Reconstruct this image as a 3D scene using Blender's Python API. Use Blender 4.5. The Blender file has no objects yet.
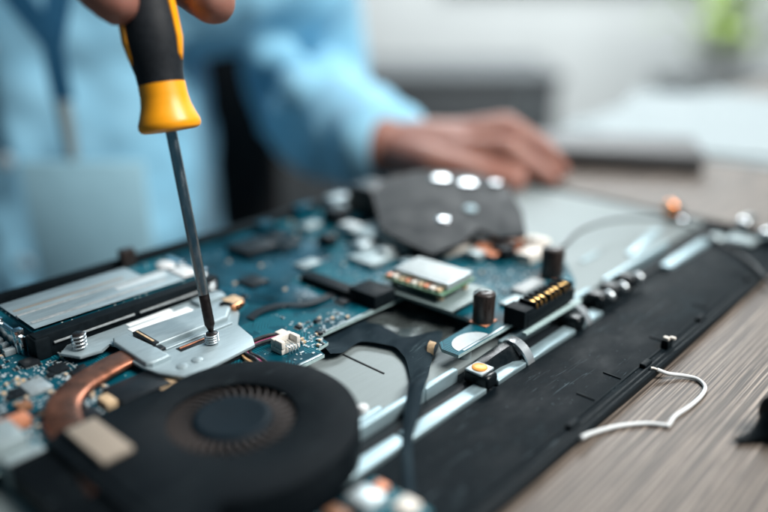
import bpy, bmesh, math, random
from mathutils import Vector, Matrix
from mathutils.geometry import tessellate_polygon
random.seed(11)
S = bpy.context.scene
COL = S.collection
MM = 0.001

# ------------------------------------------------------------------ camera, world, lamps, exposure
cam_d = bpy.data.cameras.new('camera')
cam = bpy.data.objects.new('camera', cam_d); COL.objects.link(cam)
rot = Matrix(((0.675829173, 0.262618401, -0.688684619),
              (-0.737058294, 0.240802089, -0.631474010),
              (0.0, 0.934369268, 0.356306148)))
cam.matrix_world = Matrix.Translation((0, 0, 0.120)) @ rot.to_4x4()
cam_d.sensor_width = 36.0
cam_d.lens = 750.0 / 768.0 * 36.0
cam_d.clip_start = 0.005
cam_d.clip_end = 60.0
cam_d.dof.use_dof = True
cam_d.dof.focus_distance = 0.253
cam_d.dof.aperture_fstop = 2.5
S.camera = cam

LAT = Vector((0.67582917, -0.73705829, 0.0))      # to the right of the view
FWD = Vector((0.73705829, 0.67582917, 0.0))       # away along the view
def W(l, g, z):
    """lateral, forward, height in mm -> world mm"""
    v = LAT * l + FWD * g
    return Vector((v.x, v.y, z))

world = bpy.data.worlds.new('World'); S.world = world
world.use_nodes = True
bg = world.node_tree.nodes['Background']
bg.inputs[0].default_value = (0.22, 0.60, 0.86, 1)
bg.inputs[1].default_value = 0.11

def area(name, loc, target, sx, sy, power, color):
    d = bpy.data.lights.new(name, 'AREA'); d.shape = 'RECTANGLE'
    d.size = sx; d.size_y = sy; d.energy = power; d.color = color
    o = bpy.data.objects.new(name, d); COL.objects.link(o)
    loc = Vector(loc) * MM; target = Vector(target) * MM
    o.location = loc
    o.rotation_euler = (target - loc).to_track_quat('-Z', 'Y').to_euler()
    return o
area('window_light', W(850, 20, 1150), W(-80, 380, 0), 0.75, 0.75, 43, (1.0, 0.97, 0.93))
area('back_window_light', W(350, 1900, 1250), W(0, 280, 0), 1.0, 0.5, 17, (0.92, 0.97, 1.0))
area('added_wall_lamp', W(650, 2250, 1500), W(720, 3000, 60), 1.0, 0.5, 72, (0.96, 0.99, 1.0))  # unseen area lamp added to brighten the far wall

S.view_settings.view_transform = 'Standard'
S.view_settings.look = 'None'
S.view_settings.exposure = 0.0
S.view_settings.gamma = 1.0
S.render.engine = 'CYCLES'
S.cycles.use_denoising = True
S.cycles.max_bounces = 8

# ------------------------------------------------------------------ materials
def new_mat(name):
    m = bpy.data.materials.new(name); m.use_nodes = True
    nt = m.node_tree
    return m, nt, nt.nodes['Principled BSDF']

def N(nt, kind, **kw):
    n = nt.nodes.new(kind)
    for k, v in kw.items():
        if k.startswith('i_'):
            n.inputs[k[2:].replace('_', ' ')].default_value = v
        else:
            setattr(n, k, v)
    return n

def ramp(nt, src, stops, interp='LINEAR'):
    r = nt.nodes.new('ShaderNodeValToRGB'); r.color_ramp.interpolation = interp
    el = r.color_ramp.elements
    while len(el) < len(stops): el.new(0.5)
    for e, (p, c) in zip(el, stops):
        e.position = p
        e.color = (c, c, c, 1) if isinstance(c, (int, float)) else (*c, 1)
    nt.links.new(src, r.inputs[0])
    return r.outputs[0]

def mix(nt, f, a, b):
    m = nt.nodes.new('ShaderNodeMix'); m.data_type = 'RGBA'
    for idx, v in ((0, f), (6, a), (7, b)):
        if hasattr(v, 'is_linked') or hasattr(v, 'links'):
            nt.links.new(v, m.inputs[idx])
        else:
            m.inputs[idx].default_value = v if idx == 0 else (*v, 1)
    return m.outputs[2]

def coords(nt, scale):
    tc = nt.nodes.new('ShaderNodeTexCoord'); mp = nt.nodes.new('ShaderNodeMapping')
    mp.inputs['Scale'].default_value = scale if hasattr(scale, '__len__') else (scale,) * 3
    nt.links.new(tc.outputs['Object'], mp.inputs[0])
    return mp.outputs[0]

def noise(nt, vec, scale=1.0, detail=4, rough=0.55, dist=0.0):
    n = nt.nodes.new('ShaderNodeTexNoise')
    n.inputs['Scale'].default_value = scale; n.inputs['Detail'].default_value = detail
    n.inputs['Roughness'].default_value = rough; n.inputs['Distortion'].default_value = dist
    nt.links.new(vec, n.inputs['Vector'])
    return n.outputs[0]

def bump(nt, b, h, strength=0.3, dist=0.0002):
    n = nt.nodes.new('ShaderNodeBump'); n.inputs['Strength'].default_value = strength
    n.inputs['Distance'].default_value = dist
    nt.links.new(h, n.inputs['Height']); nt.links.new(n.outputs[0], b.inputs['Normal'])

def basic(name, c, rough=0.5, metal=0.0, var=0.15, feat=3.0, bstr=0.1, stretch=(1, 1, 1), spec=0.5, coat=0.0, rvar=0.12):
    """feat: feature size in mm of the tint and roughness variation"""
    m, nt, b = new_mat(name)
    k = 1000.0 / feat
    v = coords(nt, (k * stretch[0], k * stretch[1], k * stretch[2]))
    f = noise(nt, v, 1.0, 6, 0.6)
    lo = tuple(x * (1 - var) for x in c); hi = tuple(min(1, x * (1 + var)) for x in c)
    nt.links.new(ramp(nt, f, [(0.3, lo), (0.7, hi)]), b.inputs['Base Color'])
    nt.links.new(ramp(nt, f, [(0.25, max(0.03, rough - rvar)), (0.75, min(1, rough + rvar))]), b.inputs['Roughness'])
    b.inputs['Metallic'].default_value = metal
    b.inputs['Specular IOR Level'].default_value = spec
    b.inputs['Coat Weight'].default_value = coat
    if bstr:
        f2 = noise(nt, v, 6.0, 3, 0.6)
        bump(nt, b, f2, bstr, 0.0001)
    return m

def scuffed(name, c, scuff, rough=0.55, amount=0.63):
    """matt black plastic with pale scuffs and dust"""
    m, nt, b = new_mat(name)
    fine = noise(nt, coords(nt, 2600), 1.0, 5, 0.7)
    blot = noise(nt, coords(nt, (45, 70, 60)), 1.0, 6, 0.7, 0.15)
    str1 = noise(nt, coords(nt, (45, 1300, 300)), 1.0, 3, 0.5, 0.8)
    mp = nt.nodes.new('ShaderNodeMapping'); mp.inputs['Rotation'].default_value = (0, 0, 1.1)
    tc = nt.nodes.new('ShaderNodeTexCoord'); nt.links.new(tc.outputs['Object'], mp.inputs[0])
    mp.inputs['Scale'].default_value = (60, 1100, 200)
    str2 = noise(nt, mp.outputs[0], 1.0, 3, 0.5, 1.2)
    s = nt.nodes.new('ShaderNodeMath'); s.operation = 'MAXIMUM'
    nt.links.new(ramp(nt, str1, [(0.68, 0.0), (0.80, 0.7)]), s.inputs[0])
    nt.links.new(ramp(nt, str2, [(0.645, 0.0), (0.74, 0.8)]), s.inputs[1])
    s2 = nt.nodes.new('ShaderNodeMath'); s2.operation = 'MULTIPLY'
    nt.links.new(s.outputs[0], s2.inputs[0])
    nt.links.new(ramp(nt, blot, [(0.42, 0.05), (0.56, 1.0)]), s2.inputs[1])
    s3 = nt.nodes.new('ShaderNodeMath'); s3.operation = 'MULTIPLY'
    nt.links.new(ramp(nt, blot, [(amount - 0.08, 0.0), (amount + 0.14, 0.32)]), s3.inputs[0])
    nt.links.new(ramp(nt, fine, [(0.4, 0.35), (0.7, 1.0)]), s3.inputs[1])
    tot = nt.nodes.new('ShaderNodeMath'); tot.operation = 'ADD'; tot.use_clamp = True
    nt.links.new(s2.outputs[0], tot.inputs[0]); nt.links.new(s3.outputs[0], tot.inputs[1])
    dv = nt.nodes.new('ShaderNodeTexVoronoi'); nt.links.new(coords(nt, 520), dv.inputs['Vector']); dv.inputs['Scale'].default_value = 1.0
    sp = nt.nodes.new('ShaderNodeSeparateColor'); nt.links.new(dv.outputs['Color'], sp.inputs[0])
    dm = nt.nodes.new('ShaderNodeMath'); dm.operation = 'MULTIPLY'
    nt.links.new(ramp(nt, dv.outputs['Distance'], [(0.06, 0.8), (0.13, 0.0)]), dm.inputs[0])
    nt.links.new(ramp(nt, sp.outputs[0], [(0.0, 0.0), (0.72, 1.0)], 'CONSTANT'), dm.inputs[1])
    t2 = nt.nodes.new('ShaderNodeMath'); t2.operation = 'MAXIMUM'
    nt.links.new(tot.outputs[0], t2.inputs[0]); nt.links.new(dm.outputs[0], t2.inputs[1])
    nt.links.new(mix(nt, t2.outputs[0], c, scuff), b.inputs['Base Color'])
    nt.links.new(ramp(nt, blot, [(0.3, rough - 0.1), (0.7, rough + 0.15)]), b.inputs['Roughness'])
    b.inputs['Specular IOR Level'].default_value = 0.06
    bump(nt, b, fine, 0.25, 0.00008)
    return m

def wood():
    m, nt, b = new_mat('grey oak laminate')
    base = noise(nt, coords(nt, (6, 60, 20)), 1.0, 4, 0.5, 0.4)
    g1 = noise(nt, coords(nt, (9, 900, 60)), 1.0, 5, 0.65, 0.15)
    g2 = noise(nt, coords(nt, (22, 1700, 60)), 1.0, 3, 0.6, 0.1)
    pores = noise(nt, coords(nt, (70, 2300, 60)), 1.0, 2, 0.5)
    c1 = ramp(nt, g1, [(0.38, (0.060, 0.046, 0.037)), (0.5, (0.166, 0.132, 0.106)), (0.62, (0.280, 0.234, 0.197))])
    c2 = mix(nt, ramp(nt, g2, [(0.42, 0.9), (0.50, 0.0)]), c1, (0.045, 0.036, 0.030))
    c3 = mix(nt, ramp(nt, pores, [(0.58, 0.0), (0.68, 0.8)]), c2, (0.045, 0.035, 0.028))
    c4 = mix(nt, ramp(nt, base, [(0.35, 0.0), (0.7, 0.10)]), c3, (0.30, 0.275, 0.25))
    tc = nt.nodes.new('ShaderNodeTexCoord'); wv = nt.nodes.new('ShaderNodeTexWave'); wv.wave_type = 'BANDS'; wv.bands_direction = 'Y'
    wv.inputs['Scale'].default_value = 175; wv.inputs['Distortion'].default_value = 2.2; wv.inputs['Detail'].default_value = 3
    wv.inputs['Detail Scale'].default_value = 0.35; wv.inputs['Detail Roughness'].default_value = 0.6
    mp = nt.nodes.new('ShaderNodeMapping'); mp.inputs['Scale'].default_value = (0.035, 1, 1)
    nt.links.new(tc.outputs['Object'], mp.inputs[0]); nt.links.new(mp.outputs[0], wv.inputs['Vector'])
    c4 = mix(nt, ramp(nt, wv.outputs['Fac'], [(0.14, 0.8), (0.42, 0.0)]), c4, (0.040, 0.031, 0.026))
    nt.links.new(c4, b.inputs['Base Color'])
    b.inputs['Roughness'].default_value = 0.52
    bump(nt, b, g2, 0.45, 0.0003)
    return m

def pcb(name, dense=True):
    m, nt, b = new_mat(name)
    base = noise(nt, coords(nt, 45), 1.0, 3, 0.5)
    blue = ramp(nt, base, [(0.3, (0.001, 0.028, 0.044)), (0.7, (0.002, 0.076, 0.112))])
    # copper traces: two families of thin lines, each kept to patches
    def lines(rotz, scale, lo, hi):
        tc = nt.nodes.new('ShaderNodeTexCoord'); mp = nt.nodes.new('ShaderNodeMapping')
        mp.inputs['Rotation'].default_value = (0, 0, rotz); nt.links.new(tc.outputs['Object'], mp.inputs[0])
        w = nt.nodes.new('ShaderNodeTexWave'); w.wave_type = 'BANDS'; w.bands_direction = 'X'
        w.inputs['Scale'].default_value = scale; w.inputs['Distortion'].default_value = 0.0
        nt.links.new(mp.outputs[0], w.inputs['Vector'])
        return ramp(nt, w.outputs['Fac'], [(lo, 0.0), (hi, 1.0)])
    cell = nt.nodes.new('ShaderNodeTexVoronoi'); cell.inputs['Scale'].default_value = 1.0
    cell.distance = 'MANHATTAN'
    nt.links.new(coords(nt, 110), cell.inputs['Vector'])
    sep = nt.nodes.new('ShaderNodeSeparateColor'); nt.links.new(cell.outputs['Color'], sep.inputs[0])
    l1, l2, l3 = lines(0, 330, 0.6, 0.8), lines(math.pi / 2, 330, 0.6, 0.8), lines(math.pi / 4, 300, 0.6, 0.8)
    a = mix(nt, ramp(nt, sep.outputs[0], [(0.0, 0.0), (0.4, 1.0)], 'CONSTANT'), l1, l2)
    a = mix(nt, ramp(nt, sep.outputs[1], [(0.0, 0.0), (0.7, 1.0)], 'CONSTANT'), a, l3)
    a = mix(nt, ramp(nt, sep.outputs[2], [(0.0, 0.0), (0.35, 0.55)], 'CONSTANT'), (0, 0, 0), a)
    c = mix(nt, a, blue, (0.016, 0.20, 0.26))
    # vias and solder pads
    dots = nt.nodes.new('ShaderNodeTexVoronoi'); nt.links.new(coords(nt, 620), dots.inputs['Vector'])
    dots.inputs['Randomness'].default_value = 0.55; dots.inputs['Scale'].default_value = 1.0
    sep2 = nt.nodes.new('ShaderNodeSeparateColor'); nt.links.new(dots.outputs['Color'], sep2.inputs[0])
    on = ramp(nt, sep2.outputs[0], [(0.0, 0.0), (0.5 if dense else 0.8, 1.0)], 'CONSTANT')
    d = ramp(nt, dots.outputs['Distance'], [(0.2, 1.0), (0.27, 0.0)])
    mm_ = nt.nodes.new('ShaderNodeMath'); mm_.operation = 'MULTIPLY'
    nt.links.new(on, mm_.inputs[0]); nt.links.new(d, mm_.inputs[1])
    c = mix(nt, mm_.outputs[0], c, (0.50, 0.62, 0.62))
    nt.links.new(c, b.inputs['Base Color'])
    b.inputs['Roughness'].default_value = 0.42
    b.inputs['Specular IOR Level'].default_value = 0.08
    bump(nt, b, a, 0.25, 0.00006)
    return m

def fabric(name, c, dark):
    m, nt, b = new_mat(name)
    f = noise(nt, coords(nt, 9), 1.0, 5, 0.55, 0.8)
    fold = noise(nt, coords(nt, (14, 14, 7)), 1.0, 4, 0.5, 1.4)
    nt.links.new(ramp(nt, f, [(0.3, dark), (0.7, c)]), b.inputs['Base Color'])
    b.inputs['Roughness'].default_value = 0.85
    b.inputs['Sheen Weight'].default_value = 0.2
    bump(nt, b, fold, 0.6, 0.004)
    return m

def skin(name, c, red):
    m, nt, b = new_mat(name)
    f = noise(nt, coords(nt, 60), 1.0, 5, 0.6)
    nt.links.new(ramp(nt, f, [(0.3, red), (0.7, c)]), b.inputs['Base Color'])
    b.inputs['Roughness'].default_value = 0.5
    b.inputs['Subsurface Weight'].default_value = 0.12
    b.inputs['Subsurface Radius'].default_value = (0.006, 0.002, 0.001)
    f2 = noise(nt, coords(nt, 900), 1.0, 3, 0.6)
    bump(nt, b, f2, 0.3, 0.0002)
    return m

m_wood = wood()
m_black = scuffed('scuffed black plastic', (0.0022, 0.0055, 0.0080), (0.085, 0.118, 0.135))
m_blackplain = basic('black moulded plastic', (0.006, 0.0095, 0.012), 0.5, 0, 0.25, 2.0, 0.15, spec=0.06)
m_gloss = basic('glossy black plastic', (0.005, 0.008, 0.010), 0.28, 0, 0.2, 3.0, 0.03, spec=0.3)
m_fan = scuffed('dusty matt black fan plastic', (0.0036, 0.0058, 0.0078), (0.036, 0.050, 0.056), 0.6, 0.62)
m_hub = basic('blue black hub label', (0.004, 0.009, 0.0135), 0.5, 0, 0.25, 6.0, 0.05, spec=0.06)
m_blade = basic('grey brown fan blade plastic', (0.040, 0.035, 0.034), 0.5, 0, 0.2, 3.0, 0.05, spec=0.2)
m_plate = basic('brushed magnesium plate', (0.31, 0.39, 0.42), 0.46, 0.4, 0.10, 5.0, 0.06, (1, 6, 1))
m_keyplate = basic('dull keyboard plate', (0.20, 0.24, 0.245), 0.55, 0.3, 0.10, 8.0, 0.06, (0.6, 4, 1))
m_steel = basic('pressed steel sheet', (0.29, 0.40, 0.44), 0.42, 0.55, 0.10, 6.0, 0.06, (0.5, 3, 1))
m_dullsteel = basic('dull aluminium', (0.31, 0.38, 0.395), 0.45, 0.5, 0.12, 4.0, 0.1)
m_clip = basic('bright tinned clip', (0.72, 0.78, 0.81), 0.26, 0.8, 0.02, 9.0, 0, rvar=0.03)
m_chrome = basic('bright spring steel', (0.82, 0.86, 0.88), 0.16, 1.0, 0.06, 3.0, 0.0)
m_shaft = basic('chrome vanadium shaft', (0.50, 0.54, 0.56), 0.20, 1.0, 0.10, 6.0, 0.05, (3, 3, 0.4))
m_tip = basic('blackened driver tip', (0.035, 0.030, 0.030), 0.35, 0.7, 0.3, 2.0, 0.1)
m_copper = basic('tarnished copper pipe', (0.36, 0.145, 0.088), 0.33, 0.9, 0.35, 5.0, 0.12, (1, 1, 1))
m_copperbright = basic('bright copper', (0.85, 0.36, 0.17), 0.22, 1.0, 0.15, 2.0, 0.05)
m_coppermat = basic('copper solder pad', (0.62, 0.25, 0.14), 0.45, 0.4, 0.2, 1.5, 0.1)
m_gold = basic('gold plated contact', (0.85, 0.50, 0.16), 0.28, 1.0, 0.15, 1.0, 0.05)
m_amber = basic('amber dome', (0.80, 0.33, 0.06), 0.35, 0.3, 0.3, 1.2, 0.1)
m_label = basic('white paper label', (0.46, 0.53, 0.56), 0.6, 0, 0.08, 2.0, 0.05)
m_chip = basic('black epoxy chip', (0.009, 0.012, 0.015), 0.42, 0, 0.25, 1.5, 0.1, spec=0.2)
m_sticker = basic('bright white sticker', (0.84, 0.88, 0.89), 0.6, 0, 0.04, 3.0, 0.04)
m_cardlabel = basic('dull silver card label', (0.36, 0.41, 0.42), 0.55, 0.1, 0.2, 2.2, 0.05)
m_ramlabel = basic('silver grey label', (0.26, 0.34, 0.375), 0.5, 0.2, 0.25, 5.0, 0.05, (0.3, 3, 1))
m_greychip = basic('grey ceramic', (0.30, 0.33, 0.34), 0.5, 0, 0.25, 1.5, 0.1)
m_silverchip = basic('tinned shield can', (0.46, 0.53, 0.55), 0.38, 0.6, 0.1, 2.0, 0.05)
m_brownchip = basic('brown ceramic capacitor', (0.20, 0.095, 0.05), 0.45, 0, 0.25, 0.8, 0.1)
m_tan = basic('tan tantalum', (0.50, 0.36, 0.22), 0.5, 0, 0.25, 1.0, 0.1)
m_cream = basic('cream connector nylon', (0.66, 0.62, 0.56), 0.5, 0, 0.12, 1.5, 0.08)
m_pad = basic('beige foam pad', (0.25, 0.215, 0.175), 0.9, 0, 0.15, 1.0, 0.5)
m_rubber = basic('dark brown rubber', (0.026, 0.019, 0.017), 0.32, 0, 0.5, 2.0, 0.2, (3, 3, 0.4))
m_ribbon = scuffed('black cloth tape', (0.009, 0.018, 0.025), (0.07, 0.105, 0.12), 0.7, 0.56)
m_pcb = pcb('blue solder mask')
m_pcbedge = basic('board edge', (0.33, 0.45, 0.45), 0.55, 0, 0.2, 1.0, 0.1)
m_green = basic('green board', (0.10, 0.20, 0.13), 0.4, 0, 0.3, 1.2, 0.1)
m_greyboard = basic('grey green backing card', (0.15, 0.20, 0.20), 0.45, 0.2, 0.2, 1.0, 0.2)
m_shadesheet = basic('dark sheet for shaded plate', (0.15, 0.18, 0.18), 0.22, 0.4, 0.45, 6.0, 0.2)  # tone of the keyboard plate in shade, put into the sheet's colour
m_bluefilm = basic('blue insulating film', (0.0015, 0.036, 0.058), 0.22, 0, 0.95, 18.0, 0.15, spec=0.35)
m_yellow = basic('orange yellow hard plastic', (0.93, 0.36, 0.006), 0.4, 0, 0.04, 4.0, 0.05)
m_handle = basic('charcoal rubber grip', (0.011, 0.014, 0.018), 0.55, 0, 0.2, 1.5, 0.25, spec=0.25)
m_whitewire = basic('white silicone wire', (0.60, 0.63, 0.64), 0.42, 0, 0.05, 2.0, 0.08)
m_magenta = basic('magenta wire', (0.36, 0.05, 0.16), 0.4, 0, 0.2, 1.5, 0.08)
m_peach = basic('yellow orange wire', (0.70, 0.44, 0.22), 0.4, 0, 0.2, 1.5, 0.08)
m_blackwire = basic('black wire', (0.014, 0.017, 0.02), 0.4, 0, 0.2, 1.5, 0.08)
m_bracket = basic('dark grey bracket plastic', (0.006, 0.0085, 0.0105), 0.5, 0, 0.35, 9.0, 0.25, spec=0.1)
m_shirt = fabric('light blue shirt cotton', (0.29, 0.58, 0.75), (0.20, 0.49, 0.68))
m_trousers = fabric('dark trousers', (0.022, 0.024, 0.03), (0.012, 0.013, 0.018))
m_lanyard = basic('navy lanyard webbing', (0.006, 0.085, 0.18), 0.8, 0, 0.2, 2.0, 0.4)
m_badge = basic('frosted badge sleeve', (0.36, 0.62, 0.74), 0.6, 0, 0.06, 10.0, 0.05)
m_skin = skin('warm brown skin', (0.30, 0.145, 0.108), (0.265, 0.108, 0.082))
m_hair = basic('dark brown hair', (0.014, 0.010, 0.008), 0.5, 0, 0.4, 2.0, 0.6)
m_eye = basic('eye white', (0.6, 0.58, 0.55), 0.2, 0, 0.05, 4.0, 0.0)
m_paper = basic('white office paper', (0.27, 0.325, 0.345), 0.7, 0, 0.05, 30.0, 0.1)
m_case = basic('dark grey leatherette', (0.075, 0.078, 0.082), 0.6, 0, 0.2, 4.0, 0.3)
m_chair = basic('black chair fabric', (0.008, 0.009, 0.011), 0.9, 0, 0.3, 3.0, 0.4)
m_wall = basic('pale grey painted wall', (0.62, 0.655, 0.655), 0.8, 0, 0.06, 300.0, 0.1)
m_floor = basic('grey carpet', (0.16, 0.17, 0.175), 0.95, 0, 0.2, 12.0, 0.5)
m_cabinet = basic('grey cabinet laminate', (0.08, 0.09, 0.097), 0.6, 0, 0.08, 60.0, 0.1)
m_frame = basic('white window frame paint', (0.66, 0.69, 0.69), 0.5, 0, 0.05, 40.0, 0.05)
m_leaf = basic('fresh green leaf', (0.22, 0.34, 0.035), 0.5, 0, 0.4, 30.0, 0.2)
m_pot = basic('charcoal plant pot', (0.62, 0.64, 0.63), 0.6, 0, 0.1, 30.0, 0.2)
m_legs = basic('black powder coated steel', (0.02, 0.021, 0.023), 0.5, 0.2, 0.2, 5.0, 0.2)
m_pane = bpy.data.materials.new('daylit window pane'); m_pane.use_nodes = True
_nt = m_pane.node_tree; _b = _nt.nodes['Principled BSDF']
_b.inputs['Base Color'].default_value = (0.6, 0.65, 0.66, 1); _b.inputs['Roughness'].default_value = 0.3
_b.inputs['Emission Color'].default_value = (0.86, 0.95, 1.0, 1); _b.inputs['Emission Strength'].default_value = 0.62

# ------------------------------------------------------------------ mesh builder (all numbers in millimetres, world axes: x along the laptop's long edge, y to its hinge side)
class B:
    def __init__(self): self.bm = bmesh.new(); self.slot = 0
    def _merge(self, t, M=None):
        if M is not None: bmesh.ops.transform(t, matrix=M, verts=t.verts)
        for f in t.faces: f.material_index = self.slot
        me = bpy.data.meshes.new('t'); t.to_mesh(me); t.free()
        self.bm.from_mesh(me); bpy.data.meshes.remove(me)
        return self
    def box(self, x0, x1, y0, y1, z0, z1, bev=0.2, seg=2, M=None):
        t = bmesh.new()
        bmesh.ops.create_cube(t, size=1.0, matrix=Matrix.Translation(((x0 + x1) / 2, (y0 + y1) / 2, (z0 + z1) / 2)) @ Matrix.Diagonal((x1 - x0, y1 - y0, z1 - z0, 1)))
        if bev > 0:
            bev = min(bev, 0.45 * min(x1 - x0, y1 - y0, z1 - z0))
            bmesh.ops.bevel(t, geom=list(t.edges), offset=bev, segments=seg, affect='EDGES', profile=0.5)
        return self._merge(t, M)
    def prism(self, pts, z0, z1, bev=0.0, M=None, seg=2):
        t = bmesh.new()
        a = sum(pts[i][0] * pts[(i + 1) % len(pts)][1] - pts[(i + 1) % len(pts)][0] * pts[i][1] for i in range(len(pts)))
        if a < 0: pts = pts[::-1]
        lo = [t.verts.new((p[0], p[1], z0)) for p in pts]; hi = [t.verts.new((p[0], p[1], z1)) for p in pts]
        n = len(pts)
        for i in range(n): t.faces.new((lo[i], lo[(i + 1) % n], hi[(i + 1) % n], hi[i]))
        if bev <= 0:
            for tri in tessellate_polygon([[Vector((p[0], p[1], 0)) for p in pts]]):
                t.faces.new([hi[i] for i in tri]); t.faces.new([lo[i] for i in tri])
            bmesh.ops.recalc_face_normals(t, faces=t.faces)
            return self._merge(t, M)
        top = t.faces.new(hi); t.faces.new(lo[::-1])
        if bev > 0:
            bmesh.ops.bevel(t, geom=[e for e in top.edges], offset=bev, segments=seg, affect='EDGES', profile=0.5)
        bmesh.ops.triangulate(t, faces=[f for f in t.faces if len(f.verts) > 4])
        return self._merge(t, M)
    def lathe(self, base, axis, prof, seg=32, caps=True):
        """prof: (height along axis, radius)"""
        axis = Vector(axis).normalized(); base = Vector(base)
        u = axis.orthogonal().normalized(); v = axis.cross(u)
        t = bmesh.new(); rings = []
        for h, r in prof:
            c = base + axis * h
            rings.append([t.verts.new(c + (u * math.cos(2 * math.pi * k / seg) + v * math.sin(2 * math.pi * k / seg)) * max(r, 0.001)) for k in range(seg)])
        for a, b in zip(rings, rings[1:]):
            for k in range(seg): t.faces.new((a[k], a[(k + 1) % seg], b[(k + 1) % seg], b[k]))
        if caps:
            t.faces.new(rings[0][::-1]); t.faces.new(rings[-1])
        bmesh.ops.recalc_face_normals(t, faces=t.faces)
        return self._merge(t)
    def cyl(self, p0, p1, r0, r1=None, seg=24, bev=0.0):
        p0 = Vector(p0); p1 = Vector(p1); h = (p1 - p0).length; r1 = r0 if r1 is None else r1
        if bev: prof = [(0, r0), (h - bev, r1), (h - bev * 0.3, r1 - bev * 0.3), (h, r1 - bev)]
        else: prof = [(0, r0), (h, r1)]
        return self.lathe(p0, p1 - p0, prof, seg)
    def tube(self, pts, r, seg=10, smooth=6, closed_ends=True):
        path = spline(pts, smooth); n = len(path)
        rr = r if callable(r) else (lambda s: r)
        t = bmesh.new(); rings = []; prev = None
        for i, p in enumerate(path):
            d = (path[min(i + 1, n - 1)] - path[max(i - 1, 0)]).normalized()
            if prev is None: u = d.orthogonal().normalized()
            else:
                u = prev - d * prev.dot(d)
                u = u.normalized() if u.length > 1e-6 else d.orthogonal().normalized()
            prev = u; v = d.cross(u); q = rr(i / (n - 1))
            rings.append([t.verts.new(p + (u * math.cos(2 * math.pi * k / seg) + v * math.sin(2 * math.pi * k / seg)) * q) for k in range(seg)])
        for a, b in zip(rings, rings[1:]):
            for k in range(seg): t.faces.new((a[k], a[(k + 1) % seg], b[(k + 1) % seg], b[k]))
        if closed_ends: t.faces.new(rings[0][::-1]); t.faces.new(rings[-1])
        bmesh.ops.recalc_face_normals(t, faces=t.faces)
        return self._merge(t)
    def strip(self, secs, smooth=1):
        """closed band: list of cross-sections, each a list of points (same count), lofted and capped"""
        t = bmesh.new(); rings = [[t.verts.new(Vector(p)) for p in s] for s in secs]
        k = len(secs[0])
        for a, b in zip(rings, rings[1:]):
            for i in range(k): t.faces.new((a[i], a[(i + 1) % k], b[(i + 1) % k], b[i]))
        t.faces.new(rings[0][::-1]); t.faces.new(rings[-1])
        bmesh.ops.recalc_face_normals(t, faces=t.faces)
        return self._merge(t)
    def ball(self, c, r, sc=(1, 1, 1), seg=20):
        t = bmesh.new()
        bmesh.ops.create_uvsphere(t, u_segments=seg, v_segments=seg // 2, radius=r, matrix=Matrix.Translation(Vector(c)) @ Matrix.Diagonal((*sc, 1)))
        return self._merge(t)
    def capsule(self, p0, r0, p1, r1):
        t = bmesh.new()
        for p, r in ((p0, r0), (p1, r1)):
            bmesh.ops.create_icosphere(t, subdivisions=3, radius=r, matrix=Matrix.Translation(Vector(p)))
        res = bmesh.ops.convex_hull(t, input=list(t.verts))
        bmesh.ops.delete(t, geom=[g for g in set(res['geom_interior']) | set(res['geom_unused']) if isinstance(g, bmesh.types.BMVert)], context='VERTS')
        bmesh.ops.recalc_face_normals(t, faces=t.faces)
        return self._merge(t)
    def ellipsoid(self, c, rx, ry, rz, axes=None):
        """axes: 3 unit vectors"""
        t = bmesh.new()
        bmesh.ops.create_icosphere(t, subdivisions=4, radius=1.0)
        A = Matrix.Identity(3) if axes is None else Matrix(axes).transposed()
        M = Matrix.Translation(Vector(c)) @ A.to_4x4() @ Matrix.Diagonal((rx, ry, rz, 1))
        return self._merge(t, M)

def spline(pts, k=6):
    P = [Vector(p) for p in pts]
    if k <= 1 or len(P) < 3: return P
    out = []
    for i in range(len(P) - 1):
        p0 = P[i - 1] if i else P[0] * 2 - P[1]
        p1, p2 = P[i], P[i + 1]
        p3 = P[i + 2] if i + 2 < len(P) else P[-1] * 2 - P[-2]
        for s in range(k):
            t = s / k
            out.append(0.5 * ((2 * p1) + (p2 - p0) * t + (2 * p0 - 5 * p1 + 4 * p2 - p3) * t * t + (3 * p1 - p0 - 3 * p2 + p3) * t ** 3))
    out.append(P[-1])
    return out

BASE = {}
def root_of(o):
    while o.parent: o = o.parent
    return o
def finish(me, sharp):
    me.polygons.foreach_set('use_smooth', [True] * len(me.polygons))
    me.set_sharp_from_angle(angle=math.radians(sharp))
def obj(name, b, mats, parent=None, base=None, sharp=35, label=None, kind=None):
    """one mesh object; coordinates in world mm are moved to the thing's base"""
    o_base = Vector(base) if base is not None else (Vector(BASE[root_of(parent).name]) if parent else Vector((0, 0, 0)))
    bm = b.bm
    bmesh.ops.transform(bm, matrix=Matrix.Scale(MM, 4) @ Matrix.Translation(-o_base), verts=bm.verts)
    me = bpy.data.meshes.new(name); bm.to_mesh(me); bm.free()
    for m in (mats if isinstance(mats, (list, tuple)) else [mats]): me.materials.append(m)
    finish(me, sharp)
    o = bpy.data.objects.new(name, me); COL.objects.link(o)
    if parent: o.parent = parent
    else:
        o.location = o_base * MM; BASE[o.name] = tuple(o_base)
    if label: o['label'] = label
    if kind: o['kind'] = kind
    return o
def tag(o, label, cat, group=None, kind=None):
    o['label'] = label; o['category'] = cat
    if group: o['group'] = group
    if kind: o['kind'] = kind
    return o
def thing(name, label, cat, base, group=None):
    o = bpy.data.objects.new(name, None); COL.objects.link(o)
    o.location = Vector(base) * MM; o.empty_display_size = 0.01
    BASE[o.name] = tuple(base)
    return tag(o, label, cat, group)
def dup(o, parent, offset, rotz=0.0, label=None):
    """copy of a part (and its sub-parts) moved by offset mm"""
    c = o.copy(); COL.objects.link(c); c.parent = parent
    c.location = o.location + Vector(offset) * MM
    if rotz: c.rotation_euler = (0, 0, rotz)
    for ch in list(o.children):
        d = ch.copy(); COL.objects.link(d); d.parent = c
    return c
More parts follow.
